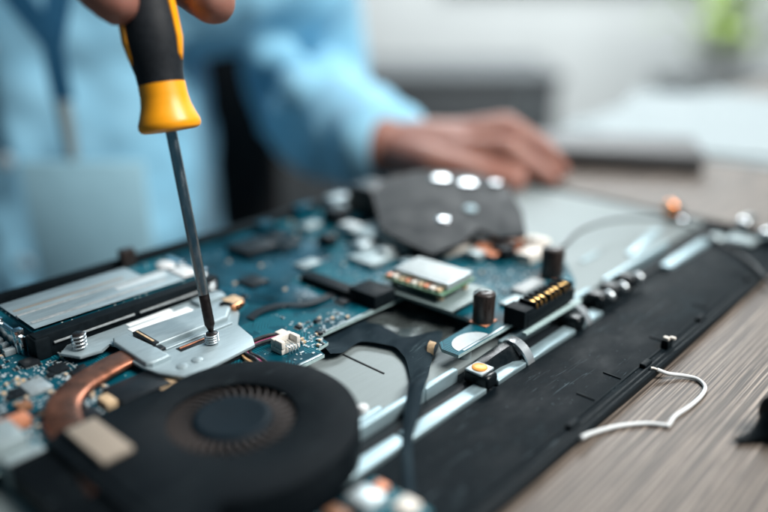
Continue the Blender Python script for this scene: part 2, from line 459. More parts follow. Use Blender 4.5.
def proto(name, b, mats, parent, at):
    """a part whose mesh is centred on its own origin, placed at a world point"""
    bm = b.bm
    bmesh.ops.transform(bm, matrix=Matrix.Scale(MM, 4), verts=bm.verts)
    me = bpy.data.meshes.new(name); bm.to_mesh(me); bm.free()
    for m in (mats if isinstance(mats, (list, tuple)) else [mats]): me.materials.append(m)
    finish(me, 35)
    o = bpy.data.objects.new(name, me); COL.objects.link(o); o.parent = parent
    o.location = (Vector(at) - Vector(BASE[root_of(parent).name])) * MM
    return o

# ------------------------------------------------------------------ the setting: floor, walls, window
FL = -730.0
f = B(); f.box(-3000, 5200, -2500, 4200, FL - 60, FL, 0)
tag(obj('floor', f, m_floor, base=(0, 0, FL)), 'grey carpeted floor seen blurred beyond the desk', 'floor', kind='structure')
# far wall, square to the line of sight, 3 m away
wall_dir = math.atan2(LAT.y, LAT.x)
MW = Matrix.Rotation(wall_dir, 4, 'Z')
wb = B(); wb.box(-3200, 3200, 3000, 3120, FL, 1900, 0, M=MW)
tag(obj('wall', wb, m_wall, base=W(0, 3000, FL)), 'pale grey wall blurred far behind the desk', 'wall', kind='structure')
win = thing('window', 'bright low window in the pale wall behind the desk', 'window', W(710, 3000, 108)); win['kind'] = 'structure'
t = B(); t.box(260, 1160, 2972, 2999, 130, 1300, 4, M=MW); t2 = B()
fr = B()
for x0, x1, z0, z1 in ((230, 259, 108, 1340), (1161, 1190, 108, 1340), (260, 1160, 108, 129), (260, 1160, 1301, 1340), (702, 718, 131, 1299)):
    fr.box(x0, x1, 2955, 2999, z0, z1, 3, M=MW)
obj('window_frame', fr, m_frame, win)
obj('pane', t, m_pane, win)

# ------------------------------------------------------------------ background furniture
cab = thing('low_cabinet', 'low dark grey cabinet blurred behind the hand', 'cabinet', W(300, 2300, FL))
c = B(); c.box(-600, 480, 2100, 2500, FL + 60, -172, 4, M=MW); obj('body', c, m_cabinet, cab)
c = B(); c.box(-610, 490, 2085, 2510, -171, -146, 3, M=MW); obj('top', c, m_cabinet, cab)
for i in range(2):
    c = B(); c.box(-590 + i * 534, -590 + i * 534 + 526, 2082, 2099, FL + 70, -180, 2, M=MW)
    d = obj('door', c, m_cabinet, cab)
    c = B(); c.box(-590 + i * 534 + 440, -590 + i * 534 + 452, 2066, 2081, -330, -210, 2, M=MW); obj('handle', c, m_dullsteel, d)
c = B(); c.box(-580, 460, 2120, 2480, FL, FL + 59, 1, M=MW); obj('plinth', c, m_pot, cab)

side = thing('side_cabinet', 'dark grey side cabinet under the green plant at the far right', 'cabinet', W(1400, 2500, FL))
c = B(); c.box(960, 1900, 2330, 2700, FL + 50, -256, 4, M=MW); obj('body', c, m_cabinet, side)
c = B(); c.box(950, 1910, 2320, 2710, -255, -229, 3, M=MW); obj('top', c, m_cabinet, side)
for i in range(2):
    c = B(); c.box(968 + i * 465, 968 + i * 465 + 458, 2312, 2329, FL + 60, -264, 2, M=MW); d = obj('door', c, m_cabinet, side)
    c = B(); c.box(1400 + i * 40, 1412 + i * 40, 2298, 2311, -420, -330, 2, M=MW); obj('handle', c, m_dullsteel, d)
def potted_plant():
    base = W(1060, 2430, -228)
    p = thing('potted_plant', 'leafy green plant in a pale pot on the tall side cabinet', 'plant', base)
    b = B(); b.lathe(base, (0, 0, 1), [(0, 62), (110, 85), (116, 88), (122, 86), (122, 78), (100, 75)], 32); obj('pot', b, m_pot, p)
    b = B(); b.lathe(base, (0, 0, 1), [(96, 20), (100, 74)], 24); obj('soil', b, m_rubber, p)
    rnd = random.Random(5); lv = B(); st = B()
    for i in range(46):
        a = rnd.uniform(0, 6.28); h = rnd.uniform(120, 420); sp = rnd.uniform(20, 190)
        tip = base + Vector((math.cos(a) * sp, math.sin(a) * sp, h))
        st.tube([base + Vector((math.cos(a) * 20, math.sin(a) * 20, 98)), base + Vector((math.cos(a) * sp * .4, math.sin(a) * sp * .4, h * .7)), tip], 3, 6, 4)
        L = rnd.uniform(60, 120); w = L * 0.28; out = Vector((math.cos(a), math.sin(a), rnd.uniform(-.5, .6))).normalized()
        sd = out.cross(Vector((0, 0, 1))).normalized(); up = sd.cross(out)
        secs = []
        for s, ww in ((0, .15), (.2, .7), (.5, 1), (.8, .6), (1, .05)):
            cc = tip + out * L * s - up * (L * .25 * s * s)
            secs.append([cc - sd * w * ww, cc + up * w * .15 * ww + up * .6, cc + sd * w * ww, cc + up * w * .15 * ww - up * .6])
        lv.strip(secs)
    obj('stem', st, m_leaf, p); obj('leaves', lv, m_leaf, p)
potted_plant()

# the desk
DZ = -10.0
desk = thing('desk', 'grey wood-grain desk carrying the opened laptop', 'desk', (400, 0, FL))
b = B(); b.box(-330, 1060, -420, 303, DZ - 28, DZ, 1.5); obj('desktop', b, m_wood, desk)
for x in (-270, 1000):
    for y in (-360, 255):
        b = B(); b.box(x - 25, x + 25, y - 25, y + 25, FL, DZ - 28.2, 2); obj('leg', b, m_legs, desk)

# office chair behind the person
ch = thing('office_chair', 'black office chair behind the person in the blue shirt', 'chair', W(-275, 730, FL))
b = B(); b.box(-505, -118, 815, 875, -240, 420, 25, 4, M=MW); obj('backrest', b, m_chair, ch)
b = B(); b.box(-510, -50, 420, 810, -345, -285, 22, 4, M=MW); obj('seat', b, m_chair, ch)
b = B(); b.box(-300, -250, 776, 905, -420, -360, 8, M=MW); b.box(-300, -250, 880, 905, -360, 0, 8, M=MW); obj('back_support', b, m_legs, ch)
b = B(); b.cyl(W(-275, 640, FL + 90), W(-275, 640, -346), 26); obj('gas_post', b, m_legs, ch)
for k in range(5):
    a = k * 2 * math.pi / 5 + 0.3
    e = W(-275, 640, FL + 60) + Vector((math.cos(a) * 280, math.sin(a) * 280, 0))
    b = B(); b.capsule(W(-275, 640, FL + 90), 26, e + Vector((0, 0, 10)), 16); lg = obj('leg', b, m_legs, ch)
    b = B(); b.cyl(e + Vector((-12, 0, -32)), e + Vector((12, 0, -32)), 28); obj('caster', b, m_chip, lg)

# papers and the dark case on the desk
pr = random.Random(3)
for i, (cx, cy, rz, lab) in enumerate(((700, 232, 0.12, 'white paper sheet lying lowest in the small stack on the desk'),
                                     (735, 215, -0.10, 'white paper sheet between the two others on the desk'),
                                     (712, 222, 0.32, 'white paper sheet lying on top of the small stack on the desk'))):
    M = Matrix.Translation((cx, cy, 0)) @ Matrix.Rotation(rz, 4, 'Z')
    b = B(); b.box(-148, 148, -105, 105, DZ + 0.1 + i * 1.3, DZ + 1.2 + i * 1.3, 0.2, 1, M=M)
    tag(obj('paper_sheet', b, m_paper, base=(cx, cy, DZ + 0.1 + i * 1.3)), lab, 'paper', 'paper sheets stacked on the desk')
case = thing('flat_case', 'dark grey flat case lying on the desk beside the papers', 'case', (495, 240, DZ))
M = Matrix.Translation((505, 243, 0)) @ Matrix.Rotation(-1.05, 4, 'Z')
b = B(); b.box(-62, 62, -30, 30, DZ + 0.1, DZ + 9, 3, 3, M=M); obj('body', b, m_case, case)
b = B(); b.box(-63, 63, -31, 31, DZ + 9.1, DZ + 14, 2.4, 3, M=M); obj('lid', b, m_case, case)

# ------------------------------------------------------------------ the laptop base
lap = thing('laptop_base', 'opened black laptop base with its cover and battery removed', 'laptop', (215, 185, DZ))
b = B(); b.box(24, 401, 84.0, 290, DZ, -8.6, 0.4); obj('bottom_tray', b, m_blackplain, lap)
b = B()
b.prism([(24.5, 84.6), (400, 84.6), (400, 117.4), (24.5, 117.4)], -8.5, -7.2, 0.2)
b.box(26, 399, 88.4, 89.2, -7.15, -6.9, 0.08); obj('palm_rest_panel', b, m_black, lap)
b = B()
b.strip([[(x, 83.6, DZ), (x, 83.0, -8.6), (x, 83.2, -7.0), (x, 83.9, -6.5), (x, 84.6, -6.6), (x, 84.9, -6.9), (x, 85.6, -6.4), (x, 86.3, -6.5), (x, 86.5, -7.15), (x, 86.0, -9.5)] for x in (23.5, 120, 240, 402)])
obj('front_lip', b, m_blackplain, lap)
b = B(); b.box(398.4, 402.6, 86.3, 289, -8.55, -5.4, 0.6); obj('end_lip', b, m_blackplain, lap)
b = B(); b.box(24, 300, 286.2, 290.4, -8.55, 3.4, 0.8); b.box(300.1, 402.5, 289.1, 292.4, -8.55, -4.5, 0.6); obj('rear_wall', b, m_blackplain, lap)
# small moulded snaps along the front lip
for x in (176, 226, 275, 330):
    sn = B(); sn.box(x, x + 5.5, 86.4, 88.8, -7.1, -5.7, 0.5, 3); obj('snap_hook', sn, m_blackplain, lap)
for x in (196, 214, 250, 290, 335):
    sn = B(); sn.box(x, x + 0.6, 89.6, 96, -7.15, -6.8, 0.1); obj('stiffening_rib', sn, m_blackplain, lap)
# keyboard plate under battery bay and board
b = B()
b.box(40, 398, 132.2, 284, -8.5, -6.2, 0.25)
obj('keyboard_plate', b, m_keyplate, lap)
b = B(); b.box(322, 368, 138.6, 143.2, -6.15, -5.2, 0.45, 3, M=Matrix.Translation((345, 141, 0)) @ Matrix.Rotation(0.13, 4, 'Z') @ Matrix.Translation((-345, -141, 0)))
obj('embossed_rib', b, m_steel, lap)
b = B(); b.box(128, 145, 133.2, 135.4, -6.15, -4.4, 0.6, 3); obj('embossed_rib', b, m_steel, lap)
b = B(); b.box(300, 316, 150, 152, -6.15, -5.5, 0.4, 3); obj('embossed_rib', b, m_steel, lap)
b = B(); b.box(162.1, 162.75, 148.8, 168.5, -6.15, -5.9, 0.08); obj('thin_slot', b, m_chip, lap)
b = B(); b.cyl((139.6, 136.8, -6.15), (139.6, 136.8, -2.8), 2.0, 1.8, 24, 0.6); obj('screw_boss', b, m_whitewire, lap)
# battery bay wall: ridge, groove, ledge
for x0, x1 in ((118, 160), (160.2, 177), (203, 240.5), (248, 268), (281, 345)):
    b = B(); b.box(x0, x1, 129.0, 131.4, -8.5, -2.9, 0.5, 3); obj('bay_ridge', b, m_steel, lap)
b = B(); b.box(100, 398, 123.6, 128.8, -8.5, -7.3, 0.1); obj('bay_groove', b, m_chip, lap)
for x0, x1 in ((100, 139), (140.2, 178), (184.5, 202.5), (206, 235.5), (241, 257), (322, 372)):
    b = B(); b.box(x0, x1, 118.0, 123.2, -8.4, -6.2, 0.5, 3); obj('bay_ledge', b, m_steel, lap)

def latch(x, w, button):
    b = B()
    b.box(x, x + 6.2, 117.6, 127.6, -7.2, -2.4, 1.2, 3)
    b.strip([[(xx, 128.4, -7.2), (xx, 128.2, zt - .6), (xx, 126.6, zt), (xx, 124.4, zt - .3), (xx, 123.4, zt - 1.6), (xx, yb, -7.2)] for xx, zt, yb in
             ((x + 5.5, -2.5, 120.5), (x + 8, -2.0, 122.6), (x + w * .6, -1.5, 122.6), (x + w - 3.5, -1.2, 121.5), (x + w, -1.4, 119.4))])
    L = obj('battery_latch', b, m_gloss, lap)
    # bent bright clip over the right end
    pts = spline([(0, 129.2, -3.2), (0, 127.4, -0.9), (0, 124.2, -0.5), (0, 120.6, -2.2), (0, 118.0, -5.2), (0, 117.2, -7.1)], 5)
    b = B()
    x0, x1 = x + w - 0.6, x + w + 3.4
    b.strip([[(x0, p.y, p.z), (x1, p.y, p.z), (x1, p.y + .2, p.z - .9), (x0, p.y + .2, p.z - .9)] for p in pts])
    obj('bright_clip', b, m_clip, L)
    if button:
        b = B(); b.box(x - .6, x + 6.4, 119.6, 126.4, -2.3, -1.5, 0.3); obj('contact_pad', b, m_silverchip, L)
        b = B(); b.lathe((x + 2.9, 123, -1.5), (0, 0, 1), [(0, 2.7), (.35, 2.6), (.6, 2.0), (.7, 0.8), (.72, 0.0)], 24); obj('amber_dome', b, m_amber, L)
    return L
latch(177.5, 24.5, True)
latch(236, 7.5, False)
for x in (258.5, 270.5, 285):
    b = B(); b.box(x, x + 8, 119.5, 128.2, -7.2, -1.2, 2.0, 3)
    k = obj('battery_latch', b, m_gloss, lap)
    b = B(); b.ball((x + 8.4, 121.0, -3.6), 2.3, (0.8, 1.2, 1), 16); obj('bright_clip', b, m_clip, k)
# right end: hinge metal, standoff
b = B(); b.cyl((391, 146, -6.1), (391, 146, 1.5), 4.2, 4.2, 20, 0.5); k = obj('standoff', b, m_blackplain, lap)
b = B(); b.ball((388.2, 147.0, 0.6), 4.2, (1, 1, 1), 20); obj('copper_cap', b, m_copperbright, k)
b = B(); b.cyl((386, 139, -7.1), (386, 139, -2.6), 3.0, 2.8, 20, 0.8); obj('screw_boss', b, m_chrome, lap)
b = B(); b.box(373, 385, 100, 113, -7.1, -4.2, 1.5, 3); b.ball((376, 117, -6), 4, (1.2, 1, .5), 16); obj('hinge_plate', b, m_dullsteel, lap)
b = B(); b.box(392, 407, 108, 114.5, -5.3, 1, 2.2, 3); b.box(384, 395, 93, 100.5, -7.1, 0, 2.2, 3); obj('hinge_knuckle', b, m_chrome, lap)
# tiny sprung contact on the lip
b = B(); b.box(244.5, 248.6, 86.6, 89.4, -7.1, -4.0, 0.3); k = obj('sprung_contact', b, m_blackplain, lap)
b = B(); b.box(244.6, 246.4, 86.8, 89.0, -3.95, -2.6, 0.4, M=None); b.box(247.0, 248.6, 85.4, 87.6, -3.95, -3.0, 0.4); obj('metal_tab', b, m_cream, k)
b = B(); t = bmesh.new(); G = []  # added wavy sheet, its smoky tone stands for shade and reflection on the plate
for i in range(31):
    row = []
    for j in range(17):
        x = 183 + i * 0.85; y = 149.5 + j * 1.7 + 0.8 * math.sin(i * .3)
        row.append(t.verts.new((x, y, -4.5 + 0.5 * math.sin(x * .33 + y * .2) + 0.6 * math.sin(y * .32 - x * .13 + 1))))
    G.append(row)
for i in range(30):
    for j in range(16): t.faces.new((G[i][j], G[i + 1][j], G[i + 1][j + 1], G[i][j + 1]))
sol = bmesh.ops.solidify(t, geom=list(t.faces), thickness=0.2)
bmesh.ops.recalc_face_normals(t, faces=t.faces)
b._merge(t); obj('plate_shade_sheet', b, m_shadesheet, lap, sharp=60)

# ------------------------------------------------------------------ black cloth ribbon crossing the battery bay
UP = [(157, 174, -2.5), (160, 179, -3.5), (172, 181, -4), (183.5, 180, -4), (186, 173.6, -4), (184, 163.5, -3.8), (184.5, 157.8, -3.8), (196.6, 152.3, -3.8), (189.7, 146.8, -4.2), (176.3, 140, -4.6), (166.0, 132.8, -2.1), (158.5, 128.5, -1.9), (148.5, 122.3, -4.4), (140.7, 117.7, -5.8), (129.5, 108.0, -6.6), (112, 92, -6.7)]
LO = [(156, 168, -3), (160.5, 166.5, -3.8), (166, 167.6, -4), (170.4, 167.9, -4), (173, 165, -4), (175, 160, -4), (176, 156.1, -4), (174.5, 152, -4.2), (172.1, 147.6, -4.5), (164.1, 138.9, -4.6), (158.0, 134.2, -2.2), (152.5, 130.2, -2.0), (144.0, 124.2, -4.6), (136.9, 118.6, -6.0), (126.0, 109.5, -6.6), (108, 93.5, -6.7)]
b = B(); U, Lw = spline(UP, 5), spline(LO, 5); secs = []
for i, (p, q_) in enumerate(zip(U, Lw)):
    mid = (p + q_) / 2 + Vector((0, 0, 0.9 * math.sin(i * .55) * math.sin(i * .21) + 0.45)); th = Vector((0, 0, 0.35))
    secs.append([p, (p + mid) / 2 + th * .6 + Vector((0, 0, .25)), mid + th, (q_ + mid) / 2 + th * .6, q_, (q_ + mid) / 2 - th, mid - th, (p + mid) / 2 - th])
b.strip(secs)
tag(obj('ribbon_cable', b, m_ribbon, base=(160, 150, -6), sharp=60), 'black cloth-taped ribbon cable crossing the silver battery bay', 'cable')
# ------------------------------------------------------------------ motherboard
mb = thing('motherboard', 'blue laptop motherboard with chips and connectors under the metal heat sink', 'circuit board', (180, 220, -1.2))
OUT = [(40, 285), (40, 181), (132, 181), (134, 165), (150.5, 165), (151.5, 169.5), (157.5, 170.5), (158, 176.6), (205, 176.8), (205, 143.5), (203, 142.5), (183, 142), (180, 138.5), (180.3, 131.6), (258, 131.6), (264, 135), (284, 152), (290, 162), (290, 285)]
b = B(); b.prism(OUT, -1.2, 0.0, 0.0)
bd = obj('board', b, [m_pcb, m_pcbedge], mb)
for p in bd.data.polygons:
    if abs(p.normal.z) < 0.5: p.material_index = 1
b = B()
for (x0, x1, y0, y1) in ((159, 204, 176.9, 177.6), (184, 256, 132.0, 132.9), (134.4, 150, 165.3, 166.2)):
    b.box(x0, x1, y0, y1, 0.0, 0.12, 0.04)
obj('edge_plating', b, m_silverchip, mb)
for x, y in [(x, y) for x in (60, 120, 160, 200, 250, 280) for y in (190, 270)] + [(190, 136), (250, 136)]:
    b = B(); b.cyl((x, y, -6.15), (x, y, -1.25), 2.3); obj('standoff', b, m_dullsteel, mb)
b = B(); b.prism([(160, 283), (158, 220), (166, 203), (182, 200), (184, 222), (214, 228), (228, 246), (226, 283)], 0.03, 0.22, 0.05)
obj('insulating_film', b, m_bluefilm, mb)
# half-round ground pad
b = B(); pts = []
for k in range(21):
    a = math.pi * (1 - k / 20); pts.append((191.0 + 8.6 * math.cos(a), 133.2 + 6.9 * math.sin(a)))
b.prism(pts, 0.0, 0.14, 0.0); obj('ground_pad', b, m_label, mb)
b = B(); secs = []
for x, y, z in ((184.4, 144.3, -1.3), (183.0, 143.9, -1.5), (181.8, 143.4, -2.6), (181.2, 142.9, -4.4), (180.4, 142.4, -5.8)):
    secs.append([(x, y, z), (x - .4, y + 2.6, z), (x - .4, y + 2.6, z - .3), (x, y, z - .3)])
b.strip(secs); obj('foil_tab', b, m_tan, mb)
# posts on copper pads
for x, y, h, r in ((206.8, 140.6, 11.6, 4.0), (261, 144.5, 13, 4.6)):
    b = B(); M = Matrix.Translation((x, y, 0)) @ Matrix.Rotation(0.06, 4, 'Z')
    b.box(-3.9, 3.9, -3.7, 3.7, 0.02, 0.5, 0.15, M=M); pd = obj('solder_pad', b, m_coppermat, mb)
    b = B(); b.lathe((x, y, 0.5), (0.02, 0.0, 1), [(0, r), (h * .3, r), (h * .85, r * 1.04), (h - .8, r * 1.0), (h - .2, r * .8), (h, r * .55)], 20)
    ps = obj('rubber_post', b, m_rubber, mb)
    b = B(); b.tube([(x - 2.4, y + 3.2, h - 1), (x - 1.6, y + 1.4, h + .8), (x + .6, y - .2, h + 1.0), (x + 2.8, y + .6, h - .2)], 0.35, 6, 5)
    b.tube([(x - 3.8, y + 2.2, h - .4), (x - 1.0, y + 0.6, h + 1.2), (x + 2.2, y - 1.4, h + .3)], 0.3, 6, 5)
    obj('top_wire', b, m_dullsteel, ps)
# battery connector
b = B()
b.box(213, 246.5, 125.6, 129.4, 0.05, 5.2, 0.35)
b.box(213, 246.5, 129.5, 134.6, 0.05, 6.2, 0.4)
b.box(211.0, 217.5, 125.8, 134.8, 0.05, 6.8, 0.4)
bc = obj('battery_connector', b, m_blackplain, mb)
for i in range(8):
    x = 219.5 + i * 3.0 + (1.0 if i > 2 else 0) + (1.0 if i > 5 else 0)
    b = B(); b.strip([[(x, y, z), (x + 1.25, y, z), (x + 1.25, y + .1, z - .35), (x, y + .1, z - .35)] for y, z in ((126.2, 5.4), (126.5, 6.7), (127.6, 7.5), (129.4, 7.6), (131.2, 6.8), (132.0, 6.45))])
    obj('contact', b, m_gold, bc)
b = B()
for i in range(9):
    x = 218.2 + i * 3.0 + (1.0 if i > 2 else 0) + (1.0 if i > 5 else 0)
    b.box(x, x + 0.8, 126.0, 133.0, 6.0, 8.0, 0.15)
obj('comb', b, m_blackplain, bc)
b = B(); b.box(209, 249, 123.4, 125.4, -1.1, 0.1, 0.3); obj('board_tongue', b, m_pcbedge, mb)
# fan plug: white socket with pins
b = B()
b.box(140.2, 148.4, 174.6, 180.4, 0.05, 2.0, 0.3); b.box(140.2, 148.4, 178.4, 180.4, 2.05, 4.6, 0.35)
b.box(140.2, 141.8, 174.4, 178.3, 2.05, 4.8, 0.35); b.box(146.8, 148.4, 174.4, 178.3, 2.05, 4.8, 0.35)
pl = obj('fan_socket', b, m_cream, mb)
for i in range(4):
    b = B(); b.box(142.2 + i * 1.2, 142.7 + i * 1.2, 173.0, 178.3, 2.3, 2.8, 0.1); b.box(142.2 + i * 1.2, 142.7 + i * 1.2, 173.0, 173.5, 0.05, 2.25, 0.1)
    obj('pin', b, m_chrome, pl)
# memory socket
b = B()
b.box(84, 156, 230.6, 235.6, 0.05, 8.3, 0.5); b.box(83.4, 88.4, 230.0, 237, 0.05, 7.6, 0.6)
sk = obj('memory_socket', b, m_blackplain, mb)
b = B(); b.box(89.5, 119, 229.7, 230.5, 4.6, 5.3, 0.2); b.box(121, 154, 229.7, 230.5, 4.6, 5.3, 0.2); obj('metal_rail', b, m_greychip, sk)
b = B()
for i in range(46): b.box(90 + i * 1.38, 90.7 + i * 1.38, 228.9, 230.5, 0.08, 0.9, 0.1)
obj('lead_row', b, m_silverchip, sk)
for x in (82, 155.2):
    b = B(); b.box(x, x + 1.8, 238, 263, 0.05, 6.6, 0.3); b.box(x - 1.2, x + 2.0, 256, 266, 6.65, 7.6, 0.3); b.box(x - .8, x + 2.4, 240, 243, 0.05, 8.6, 0.4)
    obj('side_latch', b, m_chrome, sk)
for k in range(5):
    b = B(); b.box(77.5 + (k % 2) * 1.2, 81.2, 241 + k * 5, 243.4 + k * 5, 0.05, 2.4, 0.3); obj('solder_tab', b, m_silverchip, sk)
b = B(); b.box(143.5, 150, 281.5, 286.0, 0.05, 9, 0.8); obj('brown_clip', b, m_rubber, mb)
# other connectors and big parts, back of the board
big = [('card_slot', 186.5, 193, 186.5, 218, 0.05, 3.4, m_blackplain), ('card_slot', 187, 198.5, 176, 190, 0.05, 5.6, m_blackplain),
       ('ribbon_latch', 236, 262, 224, 240, 0.05, 5.0, m_dullsteel), ('heat_shield', 238, 252, 204, 222, 0.05, 7.5, m_dullsteel),
       ('port_block', 268, 287, 246, 272, 0.05, 15, m_rubber), ('display_socket', 240, 252, 280, 284.5, 0.05, 7, m_bluefilm),
       ('shield_can', 262, 276, 276, 284, 0.05, 7, m_silverchip), ('shield_can', 228, 236, 222, 229, 0.05, 3.5, m_silverchip), ('shield_can', 238, 245, 238, 248, 0.05, 6, m_label),
       ('choke', 188, 206, 254, 270, 0.25, 3.0, m_chip), ('driver_package', 168, 177, 226, 236, 0.25, 1.6, m_chip), ('driver_package', 210, 219, 262, 272, 0.25, 1.6, m_chip), ('shield_can', 196, 206, 226, 233, 0.25, 1.4, m_dullsteel), ('choke', 205, 216, 250, 256, 0.05, 2.0, m_chip),
       ('shield_can', 72.0, 79.0, 209.4, 218, 0.05, 1.6, m_silverchip), ('chip', 88, 104, 184, 196, 0.05, 2.0, m_chip), ('chip', 105, 112, 184, 191, 0.05, 1.2, m_chip),
       ('port_shell', 46, 60, 182, 194, 0.05, 6, m_dullsteel), ('port_shell', 52, 62, 176.4, 180.8, -5.0, 3.5, m_dullsteel), ('tantalum', 58, 66, 194.5, 199, 0.05, 3.6, m_coppermat),
       ('tantalum', 66, 70, 203, 206.5, 0.05, 2.4, m_brownchip), ('tantalum', 84, 87.5, 186, 192, 0.05, 2.5, m_tan),
       ('flat_socket', 266, 284, 158, 166, 0.05, 4.5, m_cream), ('flat_socket', 262, 270, 168, 176, 0.05, 6, m_chip), ('shield_can', 222, 233, 138, 144, 0.05, 1.6, m_dullsteel), ('shield_can', 236, 252, 142, 148, 0.05, 1.8, m_greychip),
       ('processor_base', 100, 120, 181.6, 196, 0.05, 1.4, m_tan), ('chip', 121, 130, 183, 192, 0.05, 1.0, m_chip)]
for n_, x0, x1, y0, y1, z0, z1, m_ in big:
    b = B(); b.box(x0, x1, y0, y1, z0, z1, 0.35); obj(n_, b, m_, mb)
# flat dark strip curving away from the heat sink
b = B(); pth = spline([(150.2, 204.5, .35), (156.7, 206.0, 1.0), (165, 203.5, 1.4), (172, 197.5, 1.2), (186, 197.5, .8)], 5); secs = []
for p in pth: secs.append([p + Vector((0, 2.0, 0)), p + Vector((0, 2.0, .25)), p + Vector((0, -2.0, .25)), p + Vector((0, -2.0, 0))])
b.strip(secs); obj('dark_strip', b, m_chip, mb)

# small parts of the board: one prototype of each, then copies
def free(x, y, taken=[(60, 140, 100, 181), (91, 157, 180, 230), (82, 158, 228, 268), (138, 150, 172, 182)] + [(a[1] - .8, a[2] + .8, a[3] - .8, a[4] + .8) for a in big] + [(179, 201, 131, 142), (201, 212, 135, 146), (208, 250, 122, 136), (198, 227, 149, 187), (255, 266, 138, 150)]):
    return not any(x0 <= x <= x1 and y0 <= y <= y1 for x0, x1, y0, y1 in taken)
def inside(x, y):
    c_ = False; n = len(OUT)
    for i in range(n):
        (x1, y1), (x2, y2) = OUT[i], OUT[i - 1]
        if (y1 > y) != (y2 > y) and x < (x2 - x1) * (y - y1) / (y2 - y1) + x1: c_ = not c_
    return c_ and x > 44 and y < 283 and y > 133.5
def spot(rnd, zones):
    while True:
        x0, x1, y0, y1 = rnd.choice(zones)
        x, y = rnd.uniform(x0, x1), rnd.uniform(y0, y1)
        x, y = round(x / 0.9) * 0.9, round(y / 1.1) * 1.1
        if inside(x, y) and free(x, y): return x, y
zl = [(44, 92, 182, 232)] * 6 + [(84, 102, 182, 230)] * 2 + [(46, 82, 230, 270), (136, 160, 168, 200), (150, 178, 169, 188), (216, 284, 136, 176), (228, 286, 190, 282), (182, 240, 188, 200), (160, 236, 202, 283)]
rnd = random.Random(21)
def chip_proto(kind):
    if kind == 'capacitor':
        b = B(); b.box(-.55, .55, -.5, .5, 0, .9, .1); b.slot = 1; b.box(-.95, -.56, -.52, .52, 0, .92, .1); b.box(.56, .95, -.52, .52, 0, .92, .1)
        return b, [m_tan, m_silverchip]
    if kind == 'resistor':
        b = B(); b.box(-.55, .55, -.42, .42, 0, .42, .06); b.slot = 1; b.box(-.85, -.56, -.43, .43, 0, .44, .06); b.box(.56, .85, -.43, .43, 0, .44, .06)
        return b, [m_chip, m_silverchip]
    if kind == 'transistor':
        b = B(); b.box(-1.3, 1.3, -.9, .9, .15, 1.1, .12); b.slot = 1
        for x in (-.9, 0, .9): b.box(x - .2, x + .2, -1.5, -.91, 0, .35, .05); b.box(x - .2, x + .2, .91, 1.5, 0, .35, .05)
        return b, [m_chip, m_silverchip]
    b = B(); b.box(-2.6, 2.6, -2.6, 2.6, .1, 1.2, .15); b.slot = 1
    for i in range(7):
        p = -2.1 + i * .7
        b.box(p - .16, p + .16, -3.2, -2.61, 0, .3, .05); b.box(p - .16, p + .16, 2.61, 3.2, 0, .3, .05)
    return b, [m_chip, m_silverchip]
for kind, count in (('capacitor', 98), ('resistor', 98), ('transistor', 40), ('driver_chip', 14)):
    b, ms = chip_proto(kind)
    x, y = spot(rnd, zl)
    p0 = proto(kind, b, ms, mb, (x, y, 0.02))
    first = Vector((x, y, 0))
    for i in range(count - 1):
        x, y = spot(rnd, zl)
        c_ = dup(p0, mb, Vector((x, y, 0)) - first, rnd.choice((0, math.pi / 2)))
b = B()
for i in range(1250):
    x, y = spot(rnd, zl); b.slot = rnd.choice((0, 0, 1))
    w, h = rnd.choice(((.35, .25), (.25, .4), (.5, .3), (.22, .22)))
    b.box(x - w, x + w, y - h, y + h, 0.01, rnd.uniform(.08, .35), 0)
obj('solder_pads', b, [m_silverchip, m_label], mb, kind='stuff')

# ------------------------------------------------------------------ memory module in its socket
mem = thing('memory_module', 'silver-labelled memory module lying in its black socket', 'memory module', (120, 250, 6.4))
b = B(); b.box(86.5, 153.5, 236.0, 267, 6.4, 7.3, 0.15); obj('circuit_card', b, m_pcb, mem)
for i in range(4):
    x = 89 + i * 16
    b = B(); b.box(x, x + 13, 239, 252, 7.35, 8.4, 0.25); obj('memory_chip', b, m_chip, mem)
b = B(); b.box(86.8, 145, 237.2, 251, 8.45, 8.62, 0.05); obj('label', b, m_ramlabel, mem)
b = B(); b.box(86.8, 136, 252.2, 266.4, 7.9, 8.2, 0.05); obj('label', b, m_ramlabel, mem)
b = B(); b.box(86.8, 145, 250.6, 252.1, 7.4, 8.9, 0.4); obj('dull_ridge', b, m_greychip, mem)
b = B(); b.box(88, 140, 241.4, 243.4, 8.63, 8.70, 0.02); obj('grey_stripe', b, m_greychip, mem)
b = B(); b.box(88, 130, 256.2, 257.6, 8.21, 8.28, 0.02); obj('grey_stripe', b, m_pad, mem)
b = B(); b.box(122, 143, 246, 249.6, 8.63, 8.70, 0.02); obj('white_patch', b, m_label, mem)
b = B(); b.box(145.3, 152.8, 238, 249, 8.45, 9.2, 0.3); b.ball((149, 257, 7.6), 3.6, (1, 1.4, .45), 14); obj('bright_tab', b, m_whitewire, mem)

